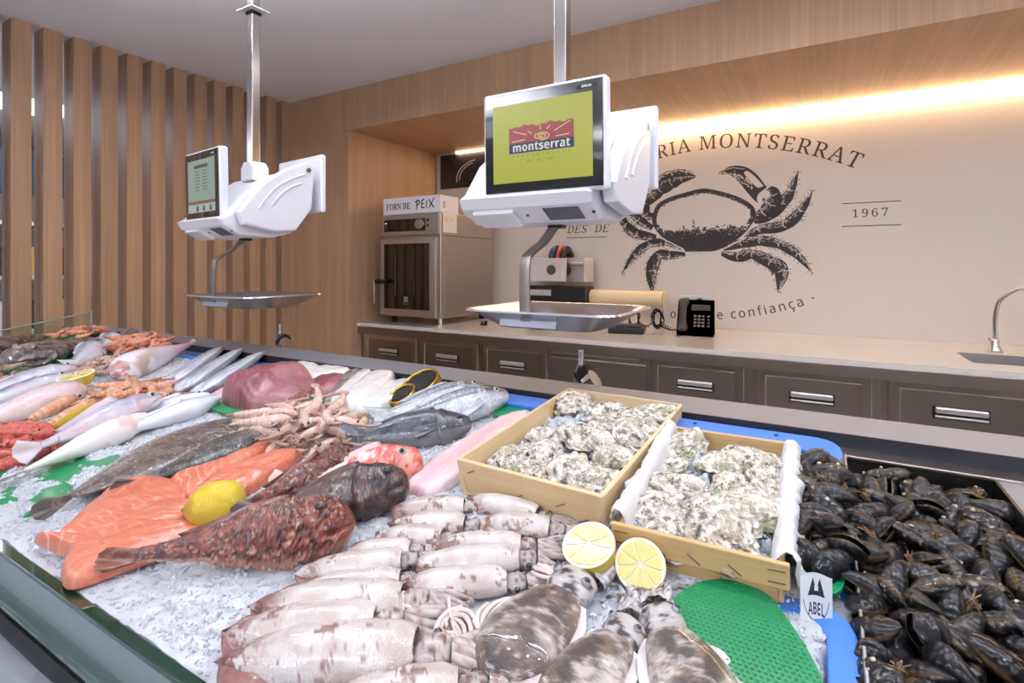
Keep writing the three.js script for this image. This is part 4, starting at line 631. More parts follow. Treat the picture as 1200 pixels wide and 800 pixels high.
fish('sea_bass', 'silver sea bass whose pale head rests against the rear rim', [-.712, -1.092], [-.838, -.828], { H: .074, W: .05, hp: streamHP, wp: streamWP, amp: .02, seed: 3, roll: -.9, mouth: [.12, .3, -.1], gill: .27, eye: [.13, .4, .007], col: bassCol(3), tail: { len: .15, h: .9, fork: .35 }, dorsal: [.33, .85, .014, 10], pect: [.3, -.1, .04, .025], up: .03 });
fish('sea_bass', 'silver sea bass with dark head and black gill mark before the other bass', [-.628, -1.062], [-.785, -.812], { H: .078, W: .054, hp: streamHP, wp: streamWP, amp: .02, seed: 7, roll: -.8, mouth: [.12, .32, -.1], gill: .28, eye: [.13, .4, .0075], col: bassCol(8), tail: { len: .15, h: .9, fork: .35 }, dorsal: [.33, .85, .016, 10], pect: [.31, -.3, .055, .03], up: .032 });
// --- hake and other pale fish
const hakeHP = [.36, .62, .74, .85, 1, .95, .8, .62, .45, .3, .2], hakeWP = [.42, .74, .85, 1, 1, .9, .75, .58, .4, .26, .14];
const paleCol = (back, belly, sd, pk = 0) => (s, up, p) => { const n = nzc(p, 30, sd), m = nzc(p, 120, sd + 3); let c = mix3(belly, back, sstep(-.3, .7, up + (n - .5) * .8)); c = mix3(c, mix3(back, [.02, .02, .03], .45), sstep(.6, .72, m) * .5 * sstep(0, .5, up)); if (pk) c = mix3(c, rgb(222, 160, 164), pk * sstep(.52, .66, nzc(p, 18, sd + 8))); return c; };
fish('hake', 'lilac grey hake with a visible eye resting on another hake', [-1.425, -.690], [-1.335, -.408], { L: .32, H: .066, W: .06, hp: hakeHP, wp: hakeWP, amp: .06, seed: 4, roll: -.4, mouth: [.2, .22, -.25], gill: .3, eye: [.13, .55, .0095], col: paleCol(rgb(168, 164, 182), rgb(226, 220, 224), 5, .3), tail: { len: .12, h: .8 }, dorsal: [.35, .85, .012, 0], up: .045 });
fish('hake', 'white bellied hake lying belly up on the green mat', [-1.355, -.635], [-1.275, -.365], { L: .3, H: .058, W: .058, hp: [.05, .4, .7, .9, 1, .95, .8, .62, .45, .3, .2], wp: hakeWP, amp: .04, seed: 9, roll: -1.9, gill: .24, mouth: [.16, .2, .1], col: paleCol(rgb(196, 180, 178), rgb(238, 234, 230), 15, .5), tail: { len: .12, h: .7 }, up: .026 });
fish('hake', 'slim silver hake tail piece reaching toward the tuna', [-1.325, -.785], [-1.335, -.535], { L: .27, H: .05, W: .052, hp: [.1, .5, .8, 1, .95, .85, .75, .6, .45, .35, .25], wp: hakeWP, amp: .03, seed: 12, roll: -1, col: paleCol(rgb(178, 184, 198), rgb(232, 234, 238), 25, .2), up: .022, tail: { len: .1, h: .7 }, dorsal: [.3, .8, .014, 0] });
fish('whiting', 'small silver whiting with dark fin beside the langoustine pile', [-1.40, -.81], [-1.455, -.60], { H: .04, W: .04, hp: streamHP, wp: streamWP, seed: 14, roll: -1, eye: [.14, .4, .006], col: paleCol(rgb(160, 168, 184), rgb(228, 232, 238), 35), tail: { len: .14, h: .9, fork: .3 }, dorsal: [.3, .8, .016, 0], up: .018 });
for (const [i, h, t, lab] of [[0, [-2.10, -.775], [-2.0, -.45], 'grey lilac gurnard lying by the lemon half, nearest the rear'], [1, [-2.02, -.735], [-1.915, -.42], 'slim silver mackerel between two pale fish by the lemon half']])
  fish(i ? 'mackerel' : 'gurnard', lab, h, t, { H: i ? .05 : .07, W: i ? .045 : .08, hp: streamHP, wp: streamWP, amp: .05, seed: 20 + i, roll: -.7, gill: .28, eye: [.13, .4, .007], col: paleCol(i ? rgb(120, 130, 152) : rgb(162, 150, 164), rgb(226, 224, 232), 40 + i, .2), tail: { len: .15, h: .9, fork: .3 }, dorsal: [.3, .8, .014, 8], up: .03 });
fish('monkfish_tail', 'skinned pink monkfish tail lying left of the langoustine pile', [-1.80, -.69], [-1.70, -.36], { H: .08, W: .095, hp: [.1, .7, .95, 1, .95, .85, .75, .6, .45, .32, .2], wp: [.12, .75, 1, 1, .92, .82, .7, .58, .42, .3, .2], amp: .09, seed: 25, nz: 22, col: paleCol(rgb(222, 196, 196), rgb(238, 220, 210), 45, .8), up: .03, tail: { len: .1, h: .5 } });
fish('monkfish_tail', 'thick white and pink monkfish tail with a tan belly patch beside silver fish', [-1.875, -.775], [-2.05, -1.125], { H: .09, W: .1, hp: [.12, .78, .98, 1, .95, .85, .72, .58, .42, .3, .2], wp: [.12, .78, 1, 1, .92, .8, .68, .54, .4, .26, .16], amp: .04, seed: 27, nz: 20, col: (s, up, p) => { let c = mix3(rgb(232, 222, 226), rgb(222, 186, 198), sstep(.3, .9, s)); c = mix3(c, rgb(188, 160, 132), sstep(.55, .66, nzc(p, 14, 3, 2)) * sstep(.6, .2, s) * .9); if (s < .1) c = mix3(c, rgb(206, 130, 126), sstep(.45, .6, nzc(p, 50, 9, 2))); return c; }, up: .034, tail: { len: .08, h: .4 } });
const mkHP = [.25, .9, 1, .95, .8, .62, .5, .4, .3, .2, .12], mkWP = [.5, .95, 1, .92, .72, .52, .42, .34, .26, .18, .1];
const mkCol = sd => (s, up, p) => { const n = nzc(p, 40, sd), m = nzc(p, 110, sd + 5); let c = mix3(rgb(70, 56, 54), rgb(134, 112, 106), sstep(.36, .66, n)); c = mix3(c, rgb(186, 168, 162), sstep(.6, .7, m) * .7); if (up < -.5) c = rgb(206, 196, 194); return c; };
fish('monkfish', 'big mottled brown monkfish with wide head behind the silver fish', [-2.42, -.72], [-2.50, -1.10], { cat: 'fish', L: .46, H: .1, W: .2, hp: mkHP, wp: mkWP, amp: .16, rough: .06, nz: 26, seed: 31, ns: 120, nt: 56, mouth: [.2, .3, .1], eye: [.16, .85, .011], eyeM: eyeG, col: mkCol(3), tail: { len: .12, h: .5 }, crest: [14, .08, .35, rgb(150, 130, 122)], pect: [.4, .1, .07, .07], up: .04, mat: slimeM });
fish('monkfish', 'dark monkfish with open mouth on the green mat at the counter end', [-2.78, -.68], [-2.95, -1.05], { L: .42, H: .1, W: .19, hp: mkHP, wp: mkWP, amp: .16, rough: .06, nz: 26, seed: 35, ns: 120, nt: 56, mouth: [.22, .4, .1], eye: [.16, .85, .011], eyeM: eyeG, col: mkCol(8), tail: { len: .12, h: .5 }, crest: [14, .08, .35, rgb(150, 130, 122)], pect: [.4, .1, .07, .07], up: .04, mat: slimeM });
const silCol = sd => (s, up, p) => { const n = nzc(p, 60, sd); let c = mix3(rgb(232, 236, 242), rgb(150, 158, 172), sstep(.2, .8, up + (n - .5) * .6)); return c; };
for (const [i, h, t, lab] of [[0, [-2.44, -.985], [-2.14, -.765], 'silver bream with black eye before the brown monkfish'], [1, [-2.54, -1.09], [-2.31, -.915], 'silver bream behind another bream, beside the orange prawns']])
  fish('silver_bream', lab, h, t, { H: .085, W: .04, hp: streamHP, wp: streamWP, seed: 50 + i, roll: -.8, mouth: [.08, .2, -.1], gill: .28, eye: [.13, .4, .011], eyeM: pupil, col: silCol(3 + i), tail: { len: .16, h: .9, fork: .35 }, dorsal: [.3, .8, .012, 10], up: .035 });
for (const [i, h, t] of [[0, [-1.60, -.80], [-1.90, -1.125]], [1, [-1.505, -.785], [-1.785, -1.125]], [2, [-1.425, -.79], [-1.655, -1.12]]])
  fish('scabbardfish', ['silver scabbardfish strip next to the thick white monkfish tail', 'silver scabbardfish strip in the middle of three', 'silver scabbardfish strip next to the white fillets'][i], h, t, { H: .105, W: .034, hp: [.2, .9, 1, 1, 1, .98, .95, .9, .82, .7, .5], wp: [.2, .9, 1, 1, 1, .98, .95, .9, .82, .7, .5], amp: .03, seed: 60 + i, roll: -1.3, pitch: 0, col: (s, up, p) => { const n = nzc([p[0] * .3, p[1] * 3, p[2]], 60, i); let c = mix3(rgb(226, 230, 238), rgb(176, 184, 198), sstep(.35, .7, n)); if (up > .88) c = mix3(c, rgb(74, 80, 96), .75); if (Math.abs(up - .1) < .06) c = mix3(c, rgb(120, 128, 146), .6); return c; }, up: .022 + i * .001 });
// --- flatfish
const ffCol = (a, b, sd) => (s, up, p, cz) => { const n = nzc([p[0], 0, p[2]], 50, sd), m = nzc([p[0], 0, p[2]], 200, sd + 2); let c = mix3(a, b, sstep(.36, .66, n)); c = mix3(c, mix3(b, rgb(190, 176, 166), .6), sstep(.6, .68, m)); const e = Math.abs(cz); if (e > .8) c = mix3(c, Math.sin(p[0] * 900 + Math.abs(p[2]) * 300) > .2 ? mix3(a, b, .8) : a, .6); return up < -.2 ? rgb(205, 196, 190) : c; };
const ffW = [.1, .5, .75, .92, 1, .98, .9, .76, .56, .34, .16], ffH = [.2, .7, .9, 1, 1, .95, .85, .7, .5, .34, .2];
fish('flatfish', 'large brown sole spread flat next to the salmon fillets', [-1.145, -.735], [-1.090, -.345], { H: .032, W: .17, hp: ffH, wp: ffW, amp: .05, rough: .05, seed: 70, nz: 24, ns: 150, nt: 72, bend: .006, col: ffCol(rgb(78, 68, 62), rgb(120, 106, 96), 4), tail: { len: .12, h: 1.2 }, eye: [.1, .75, .005], up: .02 });
fish('flatfish', 'dark olive sole partly under the salmon, ribbed fin edge up', [-1.035, -.735], [-1.040, -.435], { H: .034, W: .13, hp: ffH, wp: ffW, amp: .05, rough: .05, seed: 74, nz: 24, ns: 140, nt: 64, col: ffCol(rgb(44, 46, 46), rgb(90, 90, 86), 9), tail: { len: .12, h: 1.2 }, eye: [.1, .75, .005], up: .018, roll: -.12 });

// --- fillets: domed slabs on an outline given in metres on the ice
function slab(name, label, pts, o) {
  const v = pts.map(p => new THREE.Vector2(p[0], p[1])), N = 150, out = new THREE.SplineCurve([...v, v[0]]).getPoints(N); out.pop(); const n = out.length;
  let cx = 0, cz = 0; out.forEach(p => { cx += p.x / n; cz += p.y / n; });
  const [ax, az] = o.axis, al = Math.hypot(ax, az), ux = ax / al, uz = az / al; let u0 = 9, u1 = -9, w0 = 9, w1 = -9; out.forEach(p => { const u = (p.x - cx) * ux + (p.y - cz) * uz, w = -(p.x - cx) * uz + (p.y - cz) * ux; u0 = Math.min(u0, u); u1 = Math.max(u1, u); w0 = Math.min(w0, w); w1 = Math.max(w1, w); });
  const rings = [0, .12, .24, .36, .48, .58, .68, .77, .85, .91, .955, .985, 1, 1.012, 1.0, .96, .5, 0.01], hy = [1, 1, 1, .995, .985, .97, .945, .9, .82, .7, .54, .36, .16, -.05, -.2, -.3, -.3, -.3], nr = rings.length - 1;
  const g = loft(nr, n, (s, t) => { const i = Math.round(s * nr), j = Math.round(t * n) % n, r = rings[i], x = cx + (out[j].x - cx) * r, z = cz + (out[j].y - cz) * r; const ww = (-(x - cx) * uz + (z - cz) * ux - w0) / (w1 - w0), uu = ((x - cx) * ux + (z - cz) * uz - u0) / (u1 - u0); const prf = o.shape ? o.shape(uu, ww) : 1; return [x, hy[i] * o.th * prf + (fbm(x * 35 + o.seed, z * 35, 3, 3) - .5) * (o.bump ?? .008) * Math.max(0, hy[i]), z]; }, o.col ? (s, t, p) => o.col(((p[0] - cx) * ux + (p[2] - cz) * uz - u0) / (u1 - u0), (-(p[0] - cx) * uz + (p[2] - cz) * ux - w0) / (w1 - w0), p) : null);
  const P = g.attributes.position, uv = g.attributes.uv; for (let i = 0; i < P.count; i++) { const x = P.getX(i), y = P.getY(i), z = P.getZ(i); uv.setXY(i, ((x - cx) * ux + (z - cz) * uz - u0) / (u1 - u0), (-(x - cx) * uz + (z - cz) * ux - w0) / (w1 - w0) + (hy[Math.floor(i / (n + 1))] < .3 ? .0 : 0)); P.setXYZ(i, x, y + iceY(z) + (o.up || .002), z); }
  g.computeVertexNormals(); { const nm = g.attributes.normal, w = n + 1; for (let i = 0; i <= nr; i++) { const a = i * w, b = a + n, q = new THREE.Vector3(nm.getX(a) + nm.getX(b), nm.getY(a) + nm.getY(b), nm.getZ(a) + nm.getZ(b)).normalize(); nm.setXYZ(a, q.x, q.y, q.z); nm.setXYZ(b, q.x, q.y, q.z); } }
  return single(name, label, o.cat || 'fillet', g, o.mat, null, null, o.group);
}
const salmonTex = (mid, sd) => tex(512, 256, (x, y) => { const u = x / 512, v = y / 256, d = Math.abs(v - mid), wob = (fbm(u * 5, v * 5, sd, 2) - .5) * 1.1; const ph = u * 13 + d * 5.5 + wob; let s = Math.pow(.5 + .5 * Math.cos(ph * 6.283), 9); s *= sstep(.03, .16, d) * lerp(.22, .6, sstep(.5, .15, u) + sstep(.8, .98, u) * .7) * (.5 + fbm(u * 12, v * 9, sd + 8, 2)); s = Math.max(s, Math.exp(-Math.pow(d / .01, 2)) * .22); const n = fbm(u * 50, v * 22, sd + 3, 3) - .5, m = fbm(u * 5, v * 5, sd, 2) - .5; const b = [216 + n * 18 + m * 12, 120 + n * 34 + m * 30, 88 + n * 34 + m * 26]; return [lerp(b[0], 246, s), lerp(b[1], 206, s), lerp(b[2], 184, s)].map(k => clamp(k, 0, 255)); }, true, false);
const salM = [salmonTex(.3, 1), salmonTex(.7, 6), salmonTex(.5, 9)].map(t => M(0xffffff, .34, { map: t, clearcoat: .7, clearcoatRoughness: .2 }));
slab('salmon_fillet', 'salmon fillet with a smooth back half lying next to the brown sole', [[-.985, -.336], [-1.06, -.42], [-1.095, -.482], [-1.0, -.512], [-.915, -.49], [-.90, -.455], [-.94, -.36]], { axis: [-.09, -.16], th: .021, seed: 1, mat: salM[0], up: .004 });
slab('salmon_fillet', 'narrow salmon fillet between two wider salmon fillets', [[-.968, -.338], [-.955, -.38], [-.925, -.455], [-.868, -.482], [-.84, -.44], [-.875, -.375], [-.92, -.345]], { axis: [.1, -.13], th: .021, seed: 4, mat: salM[1], up: .008 });
slab('salmon_fillet', 'broad salmon fillet with bold white stripes nearest the glass', [[-1.0, -.318], [-.935, -.342], [-.885, -.405], [-.79, -.452], [-.778, -.40], [-.80, -.335], [-.822, -.297], [-.868, -.303], [-.90, -.322], [-.935, -.322]], { axis: [.16, -.1], th: .02, seed: 7, mat: salM[2], up: .012 });
slab('salmon_fillet', 'striped salmon fillet lying against the pale langoustines', [[-.99, -.49], [-1.05, -.565], [-1.075, -.63], [-.985, -.69], [-.945, -.65], [-.935, -.57], [-.91, -.495]], { axis: [-.02, -.2], th: .022, seed: 11, mat: salM[0], up: .003 });
slab('salmon_fillet', 'salmon fillet with a pale cut end beside the whole lemon', [[-.915, -.488], [-.935, -.57], [-.91, -.665], [-.868, -.68], [-.845, -.62], [-.838, -.55], [-.865, -.492]], { axis: [.05, -.19], th: .022, seed: 15, mat: salM[1], up: .007 });
const whiteTex = tex(256, 256, (x, y) => { const u = x / 256, v = y / 256, n = fbm(u * 8, v * 30, 4, 4) - .5, d = Math.abs(v - .5), s = Math.pow(.5 + .5 * Math.cos((u * 12 + d * 5) * 6.283), 4) * .3; return [226 + n * 40 - s * 8, 222 + n * 44 - s * 10, 216 + n * 48 - s * 12].map(k => clamp(k, 0, 250)); }, true, false);
const pinkTex = tex(256, 256, (x, y) => { const u = x / 256, v = y / 256, n = fbm(u * 8, v * 26, 14, 4) - .5, p = Math.exp(-Math.pow((v - .5 + (fbm(u * 5, 1, 2, 2) - .5) * .2) / .2, 2)); return [228 + n * 30, 206 - p * 24 + n * 50, 204 - p * 18 + n * 50].map(k => clamp(k, 0, 250)); }, true, false);
const whM = M(0xffffff, .34, { map: whiteTex, clearcoat: .7, clearcoatRoughness: .2 }), pkM = M(0xffffff, .34, { map: pinkTex, clearcoat: .7, clearcoatRoughness: .2 });
slab('white_fillet', 'long white fish fillet left of the tuna', [[-1.375, -.77], [-1.43, -.86], [-1.50, -1.0], [-1.50, -1.10], [-1.43, -1.11], [-1.38, -1.0], [-1.33, -.87], [-1.33, -.78]], { axis: [-.1, -.33], th: .026, seed: 21, mat: pkM, up: .004 });
slab('white_fillet', 'white fish fillet with ragged end behind the tuna', [[-1.36, -.94], [-1.41, -1.03], [-1.42, -1.105], [-1.34, -1.11], [-1.29, -1.05], [-1.29, -.97]], { axis: [-.05, -.2], th: .024, seed: 23, mat: whM, up: .01 });
slab('white_fillet', 'short white fish fillet on the green mat edge', [[-1.31, -.98], [-1.33, -1.06], [-1.29, -1.11], [-1.20, -1.11], [-1.18, -1.06], [-1.24, -1.0]], { axis: [.1, -.1], th: .02, seed: 25, mat: whM, up: .012 });
slab('cod_fillet', 'cod fillet with grey skin side up beside the green mat', [[-1.035, -.87], [-1.10, -.96], [-1.17, -1.06], [-1.165, -1.105], [-1.11, -1.11], [-1.05, -1.0], [-1.0, -.9]], { axis: [-.12, -.24], th: .036, seed: 27, mat: VC(.4, wet), col: (u, v, p) => { const n = nzc(p, 70, 3), m = nzc(p, 180, 5); const c = mix3(rgb(150, 142, 140), rgb(92, 86, 86), sstep(.4, .66, n)); return v > .62 ? rgb(224, 220, 216) : mix3(c, rgb(186, 178, 172), sstep(.58, .68, m)); }, up: .004 });
slab('cod_fillet', 'thick white cod fillet next to the grey skinned one', [[-.985, -.865], [-1.03, -.94], [-1.075, -1.04], [-1.09, -1.10], [-1.03, -1.115], [-.975, -1.04], [-.935, -.93], [-.94, -.87]], { axis: [-.08, -.25], th: .042, seed: 29, mat: whM, up: .004 });
slab('cod_fillet', 'slim white cod fillet leaning by the gold tins', [[-.93, -.87], [-.965, -.95], [-.99, -1.05], [-.955, -1.10], [-.905, -1.08], [-.88, -.98], [-.885, -.89]], { axis: [-.03, -.24], th: .032, seed: 31, mat: whM, up: .004 });
slab('pink_fillet', 'long pale pink fish fillet beside the big oyster crate', [[-.60, -.67], [-.615, -.76], [-.61, -.88], [-.595, -1.0], [-.565, -1.045], [-.545, -1.0], [-.535, -.88], [-.53, -.76], [-.545, -.68]], { axis: [.01, -.36], th: .02, seed: 33, mat: pkM, up: .003 });
{ // tuna loin: thick wedge with a curved, lined cut face, plus a slice behind
  const tt = tex(512, 256, (x, y) => { const u = x / 512, v = y / 256, n = fbm(u * 10, v * 10, 5, 4) - .5, a = Math.hypot(u - .1, v - .85), s = Math.pow(.5 + .5 * Math.cos(a * 95 + n * 3), 7) * .5 * sstep(.62, .2, u); const lt = sstep(.5, .62, u + n * .1) * .5, b = [lerp(134, 186, lt) + n * 40, lerp(66, 132, lt) + n * 40, lerp(72, 138, lt) + n * 36]; return [lerp(b[0], 190, s), lerp(b[1], 140, s), lerp(b[2], 140, s)].map(k => clamp(k, 0, 255)); }, true, false);
  const tm = M(0xffffff, .36, { map: tt, clearcoat: .6, clearcoatRoughness: .25 });
  slab('tuna_loin', 'thick dark red tuna loin standing on the green mat', [[-1.335, -.80], [-1.275, -.785], [-1.21, -.79], [-1.155, -.815], [-1.13, -.88], [-1.16, -.955], [-1.23, -.985], [-1.32, -.93], [-1.355, -.86]], { axis: [.2, -.05], th: .078, seed: 40, bump: .012, mat: tm, up: .011, cat: 'tuna', shape: (u, v) => .5 + .5 * sstep(.72, .5, u + .25 * (v - .5)) - .14 * sstep(.2, .0, Math.abs(u - .33 + .3 * (v - .8))) * sstep(.4, .9, v) });
  slab('tuna_slice', 'flat red tuna slice lying behind the tuna loin', [[-1.18, -.93], [-1.22, -1.0], [-1.19, -1.05], [-1.12, -1.04], [-1.085, -.98], [-1.11, -.92]], { axis: [.1, -.05], th: .026, seed: 43, mat: tm, up: .011, cat: 'tuna' });
}
// ================= prawns, langoustines, shrimps
function prawnProto(o) {   // returns a Group; body lies along x, head at +x, curled by o.curl
  const g = new THREE.Group(), L = o.L, c = o.curl, sd = o.seed;
  const ax = s => { const a = (s - .35) * c; return c ? [L / c * -Math.sin(a), 0, L / c * (1 - Math.cos(a))] : [-(s - .35) * L, 0, 0]; };
  const tan = s => { const a = (s - .35) * c; return [-Math.cos(a), 0, Math.sin(a)]; };
  const rp = prof([.04, .5, .85, 1, 1, .98, .92, .82, .7, .55, .35]);
  part('body', loft(46, 14, (s, t) => { const p = ax(s), T = tan(s), a = t * 6.283, seg = s > .38 ? .1 * (1 - ((s - .38) * 9.7) % 1) : 0; const r = o.R * rp(s) * (1 + seg); const sy = Math.sin(a) * r * (s < .38 ? 1.05 : .95), n = Math.cos(a) * r * .82; return [p[0] + -T[2] * n * -1, sy, p[2] + T[0] * n * -1]; }, (s, t, p) => { const n = fbm(p[0] * 150 + sd, p[1] * 150, p[2] * 150, 3), k = s > .38 ? ((s - .38) * 9.7) % 1 : .5; let q = mix3(o.a, o.b, sstep(.35, .65, n)); if (k > .82) q = mix3(q, o.c, .6); if (s < .3) q = mix3(q, o.c, .25); return q; }), o.mat || slimeM, g);
  const tp = ax(1), tt = tan(1), ang = Math.atan2(-tt[2], tt[0]);
  const tf = []; for (const [k, r] of [[0, 0], [1, .45], [-1, -.45]]) tf.push(new THREE.SphereGeometry(1, 10, 8).scale(o.L * .075, o.R * .22, o.R * .55).translate(o.L * .06, 0, 0).rotateY(r));
  part('tail_fan', paint(merge(tf), () => mix3(o.b, o.c, .5)), slimeM, g, tp, [0, ang, 0]);
  const an = []; for (const k of [1, -1]) { const h = ax(.02); an.push(tube([[h[0], o.R * .3, h[2] + k * .002], [h[0] + L * .3, o.R * (.9 + .4 * k), h[2] + k * L * .12], [h[0] + L * .45, o.R * .2, h[2] + k * L * .25], [h[0] + L * .48, -o.R * .3, h[2] + k * L * .42]], .0004, 16, 4)); }
  part('antennae', paint(merge(an), () => mix3(o.b, o.c, .4)), slimeM, g);
  const lg = []; for (let i = 0; i < 5; i++) for (const k of [1, -1]) { const q = ax(.2 + i * .045); lg.push(tube([[q[0], -o.R * .5, q[2]], [q[0] + .006, -o.R * .2, q[2] + k * o.R * 1.6], [q[0] + .012, -o.R * .95, q[2] + k * o.R * 2.3]], .0008, 6, 4)); }
  part('legs', paint(merge(lg), () => mix3(o.b, o.c, .6)), slimeM, g);
  for (const k of [1, -1]) { const h = ax(.06); part('eye', new THREE.SphereGeometry(o.R * .2, 10, 8), pupil, g, [h[0], o.R * .3, h[2] + k * o.R * .42]); }
  if (o.claw) for (const k of [1, -1]) { const q = ax(.18); part('claw', paint(merge([tube([[q[0], -o.R * .3, q[2] + k * o.R], [q[0] + L * .14, -o.R * .2, q[2] + k * o.R * 2], [q[0] + L * .28, -o.R * .3, q[2] + k * o.R * 1.6]], o.R * .2, 12, 7), tube([[q[0] + L * .27, -o.R * .3, q[2] + k * o.R * 1.6], [q[0] + L * .4, -o.R * .3, q[2] + k * o.R * 1.4], [q[0] + L * .56, -o.R * .35, q[2] + k * o.R * .9]], o.R * .26, 12, 7), tube([[q[0] + L * .38, -o.R * .3, q[2] + k * o.R * 1.7], [q[0] + L * .56, -o.R * .35, q[2] + k * o.R * 1.25]], o.R * .14, 6, 6)]), () => mix3(o.a, o.c, .5)), slimeM, g); }
  return g;
}
function heap(name, label, cat, group, protos, n, cx, cz, rx, rz, o = {}) {
  for (let i = 0; i < n; i++) {
    const g = protos[i % protos.length].clone(); g.name = numbered(name); g.userData = { label, category: cat, group }; scene.add(g);
    const a = i * 2.39996, r = Math.sqrt((i + .5) / n), x = cx + Math.cos(a) * rx * r + rr(-.008, .008), z = cz + Math.sin(a) * rz * r + rr(-.006, .006);
    onIce(g, x, clamp(z, -1.08, -.34), (o.base || .01) + (o.h || .02) * (1 - r * r) + rnd() * .006, (o.dir || 0) + rr(-1, 1) * (o.spread ?? 3.1), rr(-.5, .5), rr(-.18, .18)); g.scale.setScalar(rr(.85, 1.12));
  }
}
const mk = (n, o) => Array.from({ length: n }, (_, i) => prawnProto({ ...o, seed: i * 7 + 1, curl: o.curl0 + i * (o.dc || .45) }));
const cooked = mk(3, { L: .085, R: .0115, curl0: 1.4, a: rgb(236, 140, 96), b: rgb(246, 182, 150), c: rgb(214, 92, 56) });
const langP = mk(3, { L: .12, R: .0125, curl0: .15, dc: .5, claw: 1, a: rgb(228, 190, 166), b: rgb(236, 216, 202), c: rgb(210, 138, 108) });
const langO = mk(3, { L: .12, R: .0125, curl0: .1, dc: .6, claw: 1, a: rgb(222, 150, 104), b: rgb(236, 196, 166), c: rgb(212, 98, 62) });
const redP = mk(3, { L: .11, R: .012, curl0: .8, a: rgb(214, 70, 52), b: rgb(232, 120, 96), c: rgb(168, 36, 30) });
const brownP = mk(3, { L: .075, R: .0095, curl0: 1.0, a: rgb(196, 152, 130), b: rgb(222, 190, 168), c: rgb(160, 96, 74) });
heap('cooked_prawn', 'orange cooked prawn in the heap by the rear ledge', 'prawn', 'orange prawns by the rear ledge', cooked, 36, -2.27, -1.04, .15, .075, { h: .045, base: .014 });
heap('cooked_prawn', 'orange cooked prawn lying between the two brown monkfish', 'prawn', 'orange prawns between the monkfish', cooked, 14, -2.68, -1.0, .1, .11, { h: .05, base: .03 });
heap('brown_shrimp', 'brown shrimp in the pile behind the lemon half', 'shrimp', 'brown shrimps behind the lemon half', brownP, 36, -2.08, -.86, .13, .1, { h: .025 });
heap('brown_shrimp', 'pinkish shrimp in the pile before the brown monkfish', 'shrimp', 'shrimps before the monkfish', brownP, 22, -2.38, -.60, .18, .1, { h: .03, base: .02 });
heap('langoustine', 'pale peach langoustine in the pile behind the salmon', 'langoustine', 'pale langoustines behind the salmon', langP, 34, -.975, -.765, .165, .095, { h: .035, spread: 3.1 });
heap('langoustine', 'orange langoustine in the pile beside the thick white monkfish tail', 'langoustine', 'orange langoustines by the monkfish tail', langO, 28, -1.60, -.715, .13, .09, { h: .03, dir: 1, spread: 1.6 });
heap('red_prawn', 'bright red prawn in the heap near the glass front', 'prawn', 'red prawns near the glass', redP, 30, -1.50, -.445, .13, .075, { h: .03, dir: .4, spread: .8 });
for (const [h, t, lab] of [[[-1.73, -.66], [-1.635, -.52], 'large orange langoustine beside the lemon wedge'], [[-1.62, -.655], [-1.545, -.535], 'large orange langoustine lying against the hake']]) { const g = langO[0].clone(); g.name = numbered('langoustine'); g.userData = { label: lab, category: 'langoustine' }; scene.add(g); layAxis(g, h, t, .03, 0, 0); g.scale.setScalar(1.45); }
